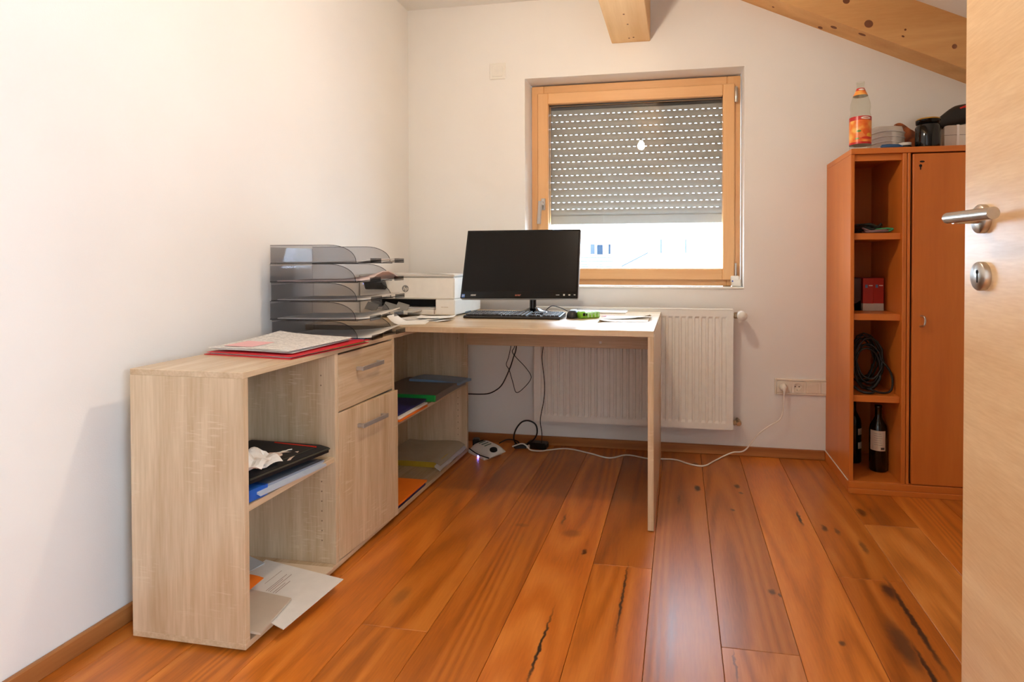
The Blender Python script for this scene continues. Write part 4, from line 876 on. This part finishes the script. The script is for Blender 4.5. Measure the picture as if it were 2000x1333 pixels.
for k in range(4): MB().tube([(2.462 + .0745 * math.cos(a / 20 * 2 * pi), 2.705 + .0745 * math.sin(a / 20 * 2 * pi), UZ + .03 + .024 * k + .002 * math.sin(a)) for a in range(20)], .0035, 6, True).build('plate_edge', paper2, bg_)
tag(wr(MB().lathe([(.001, -.045), (.009, -.04), (.012, -.01), (.009, .03), (.003, .045)], 14, Matrix.Translation((2.425, 2.535, UZ + .013)) @ Matrix.Rotation(pi / 2, 4, 'Y'), cap=False), .002, 40).build('blue_cloth', plain('blue_cloth', (44, 84, 130), .7)), 'little blue crumpled cloth on the cupboard between bottle and jar', 'cloth')
wb = thing('wavy_wooden_board', (2.58, 2.80, UZ), 'brown carved wooden board with wavy top on the cupboard', 'board')
pts = [(2.528, UZ)] + [(2.528 + .115 * t / 12, UZ + .150 + .020 * math.sin(.9 + t * .42) - .012 * (t > 8) * (t - 8) * .5) for t in range(13)] + [(2.643, UZ)]
m = xzprism(pts, 2.775, 2.795); m.build('board', wood('carved_wood', axis='x', light=(176, 92, 40), dark=(96, 44, 18), rough=.4, scale=22, stretch=3, wave=.6, dist=6), wb)
ld = thing('black_lid_pot', (2.522, 2.60, UZ), 'small black pot with a white lid left of the dark jar', 'pot')
MB().lathe([(.001, UZ), (.028, UZ), (.031, UZ + .012), (.024, UZ + .024)], 28, Matrix.Translation((2.500, 2.59, 0)), cap=False).build('pot', black, ld)
MB().lathe([(.025, UZ + .0242), (.025, UZ + .036), (.001, UZ + .037)], 28, Matrix.Translation((2.500, 2.59, 0))).build('lid', paper2, ld)
jr = thing('dark_jar', (2.584, 2.570, UZ), 'tall black glass jar with a gold rimmed lid on the cupboard', 'jar')
MB().lathe([(.001, UZ), (.046, UZ), (.049, UZ + .005), (.049, UZ + .095), (.044, UZ + .106), (.040, UZ + .110)], 40, Matrix.Translation((2.584, 2.57, 0)), cap=False).build('glass', plain('black_glass', (10, 11, 12), .1), jr)
jl = MB().lathe([(.040, UZ + .110), (.046, UZ + .112), (.047, UZ + .127)], 40, Matrix.Translation((2.584, 2.57, 0)), cap=False).build('lid', gloss_black, jr)
MB().lathe([(.047, UZ + .127), (.0465, UZ + .131), (.043, UZ + .133), (.001, UZ + .132)], 40, Matrix.Translation((2.584, 2.57, 0)), cap=False).build('gold_rim', plain('gold_lid', (196, 150, 60), .3, 1.0), jl)
bxo = thing('white_carton', (2.75, 2.66, UZ), 'white cardboard carton tied with a ribbon at the right of the cupboard top', 'carton')
MB().box(2.662, 2.86, 2.60, 2.76, UZ, UZ + .110, .002).build('carton', plain('white_card', (226, 214, 200), .6), bxo)
rb = MB(); rb.box(2.712, 2.722, 2.5985, 2.7615, UZ, UZ + .1115); rb.build('ribbon', plain('ribbon_white', (240, 230, 222), .3), bxo)
sm_ = MB(); sm_.box(2.661, 2.861, 2.599, 2.5996, UZ + .066, UZ + .0675); sm_.build('lid_seam', plain('seam_dark', (120, 100, 90), .8), bxo)
ap = thing('black_appliance', (2.72, 2.62, UZ), 'black curved appliance with a red patch lying over the white carton', 'appliance')
sp_ = smoothpath([(2.638, 2.615, UZ + .112), (2.68, 2.62, UZ + .136), (2.73, 2.63, UZ + .158), (2.79, 2.645, UZ + .168), (2.88, 2.66, UZ + .166)], 5)
MB().tube(sp_, [.020 + .024 * min(1, i / 10) for i in range(len(sp_))], 16).build('body', plain('appliance_black', (24, 25, 26), .5), ap)
MB().tube([(2.722, 2.596, UZ + .180), (2.76, 2.606, UZ + .190), (2.82, 2.625, UZ + .194)], [.004, .010, .008], 12).build('red_patch', plain('signal_red', (200, 28, 20), .4), ap)

# cubbyholes
def cord(name, pts, r, mt, label, n=6, cat='cord', group=None):
    o = MB().tube(smoothpath(pts, n), r, 7).build(name, mt); return tag(o, label, cat, group)
zt = 1.124
cord('green_lanyard', [(2.36, 2.53, zt + .006), (2.41, 2.525, zt + .009), (2.43, 2.53, zt + .018), (2.405, 2.545, zt + .021), (2.36, 2.56, zt + .015), (2.33, 2.60, zt + .008)], .0045, plain('green_strap', (50, 130, 80), .6), 'green lanyard loop in the top cubbyhole')
for k, (c, lb) in enumerate((((28, 34, 60), 'dark blue cord heap in the top cubbyhole'), ((70, 38, 26), 'brown cord looped in the top cubbyhole'), ((30, 40, 36), 'blackish green cord at the back of the top cubbyhole'), ((120, 90, 90), 'greyish pink cord lying foremost in the top cubbyhole'))):
    rnd = random.Random(k + 3); c0 = (2.335 + .012 * k, 2.66 - .035 * k); pts = []
    for i in range(16):
        a = i * 1.15 + k; rad = .035 + .018 * rnd.random(); pts.append((c0[0] + rad * 1.05 * math.cos(a), c0[1] + rad * math.sin(a), zt + .006 + (.0035 * (i % 6)) + .03 * rnd.random() * (k < 3)))
    cord('cord_tangle', pts, .0045, plain('cord_col', c, .7), lb, 4)
zt = .775
for k, (x, lb) in enumerate(((2.352, 'left red carton with white base in the second cubbyhole'), (2.400, 'right red carton with white base in the second cubbyhole'))):
    t = thing('red_carton', (x + .02, 2.70, zt), lb, 'carton', 'red cartons in the cubbyhole')
    MB().box(x, x + .045, 2.66 + .012 * k, 2.80, zt, zt + .150, .001).build('carton', plain('carton_red', (176, 40, 26), .5), t)
    MB().box(x - .0004, x + .0454, 2.6594 + .012 * k, 2.80, zt, zt + .034, .0005).build('white_band', plain('band_grey', (206, 196, 180), .5), t)
    MB().box(x + .010, x + .020, 2.6592 + .012 * k, 2.6600 + .012 * k, zt + .106, zt + .120).build('blue_square', plain('carton_blue', (90, 130, 170), .5), t)
    MB().box(x + .025, x + .041, 2.6592 + .012 * k, 2.6600 + .012 * k, zt + .114, zt + .118).build('white_line', paper, t)
t = thing('dark_carton', (2.30, 2.70, zt), 'dark brown carton with pale curved base at the left of the second cubbyhole', 'carton')
MB().box(2.268, 2.345, 2.665, 2.80, zt, zt + .150, .001).build('carton', plain('carton_brown', (62, 26, 16), .5), t)
MB().sheet(lambda u, v: (2.2685 + .076 * u, 2.6642, zt + (.05 - .02 * math.sin(pi * u)) * v), 8, 1, .0004).build('pale_base', plain('pale_card', (190, 180, 160), .6), t)
zt = .420
pts = []
rnd = random.Random(5)
for i in range(150):
    a = i * .42; R1 = .052 + .012 * math.sin(i * .37); tilt = .05 * math.sin(i * .11)
    pts.append((2.358 + (R1 + .008 * rnd.random()) * math.cos(a) + .006 * math.sin(i * .2), 2.63 + .05 * math.sin(i * .09) + .01 * math.sin(a), zt + .125 + (R1 * 1.85) * math.sin(a) + .012 * math.sin(i * .23)))
cc = thing('coiled_cable', (2.36, 2.63, zt), 'thick coil of black cable in the third cubbyhole', 'cable')
pts = [(min(max(p[0], 2.272), 2.445), p[1], max(p[2], zt + .005)) for p in pts]
MB().tube(pts, .0042, 7).build('coil', cable_black, cc)
MB().tube(smoothpath([(2.40, 2.58, zt + .15), (2.435, 2.565, zt + .10), (2.443, 2.555, zt + .05), (2.43, 2.55, zt + .012), (2.39, 2.55, zt + .006), (2.34, 2.56, zt + .02)], 6), .0048, 8).build('loose_loop', cable_black, cc)
MB().tube(smoothpath([(2.28, 2.56, zt + .03), (2.31, 2.54, zt + .010), (2.345, 2.53, zt + .007), (2.365, 2.54, zt + .012)], 6), .006, 8).build('plug_end', cable_black, cc)
wine_g = plain('dark_wine_glass', (9, 12, 9), .08)
def wine(x, y, lb, rot, lab):
    z = .052; t = thing('wine_bottle', (x, y, z), lb, 'bottle', 'wine bottles in the bottom cubbyhole')
    MB().lathe([(.001, z + .003), (.034, z), (.0375, z + .005), (.0375, z + .185), (.034, z + .205), (.020, z + .232), (.0145, z + .245), (.0140, z + .285), (.0155, z + .287), (.0155, z + .297), (.001, z + .298)], 32, Matrix.Translation((x, y, 0)), cap=False).build('glass', wine_g, t)
    for (z0, z1, a, c) in lab: 
        MB().lathe([(.0378, z + z0), (.0378, z + z1)], 16, Matrix.Translation((x, y, 0)), cap=False, a0=a, a1=c).build('label', plain('wine_label', (214, 200, 178), .6), t)
    return t
w1 = wine(2.414, 2.640, 'wine bottle with a large white back label, foremost in the bottom cubbyhole', 0, [(.098, .188, math.radians(196), math.radians(300))])
tl = MB()
for k in range(6):
    a0 = math.radians(225); tl.lathe([(.0380, .052 + .174 - .010 * k), (.0380, .052 + .1755 - .010 * k)], 8, Matrix.Translation((2.414, 2.640, 0)), cap=False, a0=a0, a1=math.radians(270 + 4 * (k % 3)))
tl.build('label_print', plain('label_grey', (150, 138, 122), .7), w1)
MB().lathe([(.0380, .052 + .104), (.0380, .052 + .114)], 8, Matrix.Translation((2.414, 2.640, 0)), cap=False, a0=math.radians(268), a1=math.radians(292)).build('barcode', plain('barcode_grey', (70, 64, 58), .7), w1)
wine(2.335, 2.74, 'wine bottle half hidden behind the white-labelled one', 0, [(.07, .10, math.radians(290), math.radians(335)), (.135, .165, math.radians(290), math.radians(335))])

# ------------------------------------------------------------------ under the desk: plug boards and cables
pw = thing('power_block', (.52, 2.66, 0), 'white multi-plug power block with a blue light on the floor under the desk', 'power block')
QM = Matrix.Translation((.530, 2.690, .001)) @ Matrix.Rotation(math.radians(-38), 4, 'Z') @ Matrix.Rotation(.10, 4, 'X')
MB().box(-.085, .075, -.060, .050, 0, .022, .005, QM).build('base', white_plastic, pw)
v = MB(); 
def shell(u, vv):
    x = -.080 + .185 * u; y = -.045 + .095 * vv; e = 1 - (2 * u - 1) ** 4; f = 1 - (2 * vv - 1) ** 4
    return (x, y, .024 + .030 * max(0, e * f) ** .5)
v.sheet(shell, 14, 10, .004, QM).build('shell', white_plastic, pw)
for k in range(3): MB().box(-.035 + .028 * k, -.028 + .028 * k, -.022, .018, .0535, .0555, .0008, QM).build('vent_slot', plain('vent_green', (30, 84, 70), .6), pw)
for xa, ya in ((-.068, .008), (.085, -.008)): MB().lathe([(.020, 0), (.019, .006), (.001, .007)], 22, QM @ Matrix.Translation((xa, ya, .044)) @ Matrix.Rotation(.25 if xa > 0 else -.3, 4, 'Y')).build('socket_well', dark, pw)
MB().tube([QM @ Vector((-.082 + .19 * t / 12, -.052 - .006 * math.sin(pi * t / 12), .024 - .003 * math.sin(pi * t / 12))) for t in range(13)], .003, 6).build('dark_seam', dark, pw)
MB().lathe([(.0045, 0), (.0045, .002)], 12, QM @ Matrix.Translation((.018, -.0605, .011)) @ Matrix.Rotation(pi / 2, 4, 'X')).build('indicator_light', plain('blue_light', (90, 90, 255), .4, emit=(.25, .2, 1.0), estr=25), pw)
tag(MB().box(-.018, .018, -.022, .022, 0, .060, .006, XF((.452, 2.745, .0), .3)).build('black_plug', black), 'black mains plug standing behind the white power block', 'plug')
ad = thing('power_adapter', (.76, 2.79, 0), 'black power adapter with a white sticker against the skirting', 'adapter')
AM = XF((.775, 2.815, .0), -.08)
MB().box(-.06, .05, -.025, .03, 0, .034, .006, AM).build('brick', black, ad); MB().box(-.058, -.040, -.0256, -.0248, .006, .024, 0, AM).build('sticker', paper, ad)
ab = MB().box(-.035, .035, -.012, .012, 0, .024, .005, XF((.680, 2.80, .0), .2)).build('cable_joint', black); tag(ab, 'small black cable joint between power block and adapter', 'plug')
wc = thing('white_extension_cable', (1.4, 2.78, 0), 'white extension cable snaking across the floor to the socket strip', 'cable')
path = [(.655, 2.735, .030), (.690, 2.78, .032), (.720, 2.765, .030), (.748, 2.752, .012), (.80, 2.765, .0045), (.845, 2.790, .0045), (.936, 2.822, .0045), (1.056, 2.775, .0045), (1.17, 2.722, .0045), (1.255, 2.780, .0045), (1.363, 2.745, .0045), (1.44, 2.752, .0045), (1.504, 2.750, .0045), (1.579, 2.698, .0045), (1.64, 2.690, .0045), (1.694, 2.765, .0045), (1.738, 2.822, .008), (1.79, 2.835, .028), (1.848, 2.825, .046), (1.91, 2.82, .129), (1.96, 2.82, .172), (2.021, 2.822, .217), (2.034, 2.825, .289), (2.040, 2.835, .345)]
MB().tube(smoothpath(path, 7), .0036, 8).build('cord', cable_white, wc)
pgm = Matrix.Translation((X0 + .0402, W - .0105, .3648)) @ Matrix.Rotation(pi / 2, 4, 'X')
pk = MB(); pk.lathe([(.0190, -.008), (.0192, .012), (.017, .030), (.010, .038), (.001, .040)], 26, pgm, cap=False); pk.tube(smoothpath([(X0 + .0402, W - .040, .362), (X0 + .041, W - .047, .352), (X0 + .0400, W - .049, .338)], 4), [.011, .010, .010, .009, .008, .007, .006, .005, .0045], 10)
pk.build('plug', white_plastic, wc)
cord('hanging_cable', [(.652, 2.735, .735), (.644, 2.77, .60), (.626, 2.77, .50), (.612, 2.77, .455), (.628, 2.77, .425), (.648, 2.77, .36), (.667, 2.77, .307), (.71, 2.77, .335), (.748, 2.77, .389), (.720, 2.77, .44), (.668, 2.77, .492), (.645, 2.77, .525), (.660, 2.765, .56), (.672, 2.74, .70)], .0020, cable_black, 'thin black cable hanging in a loose loop below the desk apron', 7, 'cable')
cord('hanging_cable', [(.672, 2.735, .735), (.668, 2.77, .56), (.650, 2.77, .49), (.629, 2.77, .429), (.590, 2.77, .35), (.552, 2.77, .314), (.500, 2.77, .293), (.402, 2.77, .289), (.30, 2.77, .291)], .0032, cable_black, 'thick black cable sweeping left behind the low cabinet end', 7, 'cable')
cord('hanging_cable', [(.820, 2.735, .735), (.817, 2.765, .58), (.808, 2.768, .497), (.818, 2.768, .40), (.822, 2.768, .332), (.815, 2.768, .26), (.798, 2.768, .169), (.806, 2.768, .10), (.804, 2.772, .045)], .0022, cable_black, 'single black cable hanging straight down before the radiator', 7, 'cable')
cord('looped_cable', [(.668, 2.785, .022), (.655, 2.76, .06), (.668, 2.75, .112), (.700, 2.75, .155), (.738, 2.75, .166), (.775, 2.75, .150), (.786, 2.75, .115), (.775, 2.755, .078), (.745, 2.77, .045), (.71, 2.79, .020)], .0042, cable_black, 'thick black cable standing up in a round loop by the skirting', 7, 'cable')
cord('looped_cable', [(.56, 2.80, .02), (.60, 2.825, .035), (.65, 2.825, .030), (.675, 2.805, .020)], .0035, cable_black, 'short black cable between the power block and the joint', 6, 'cable')
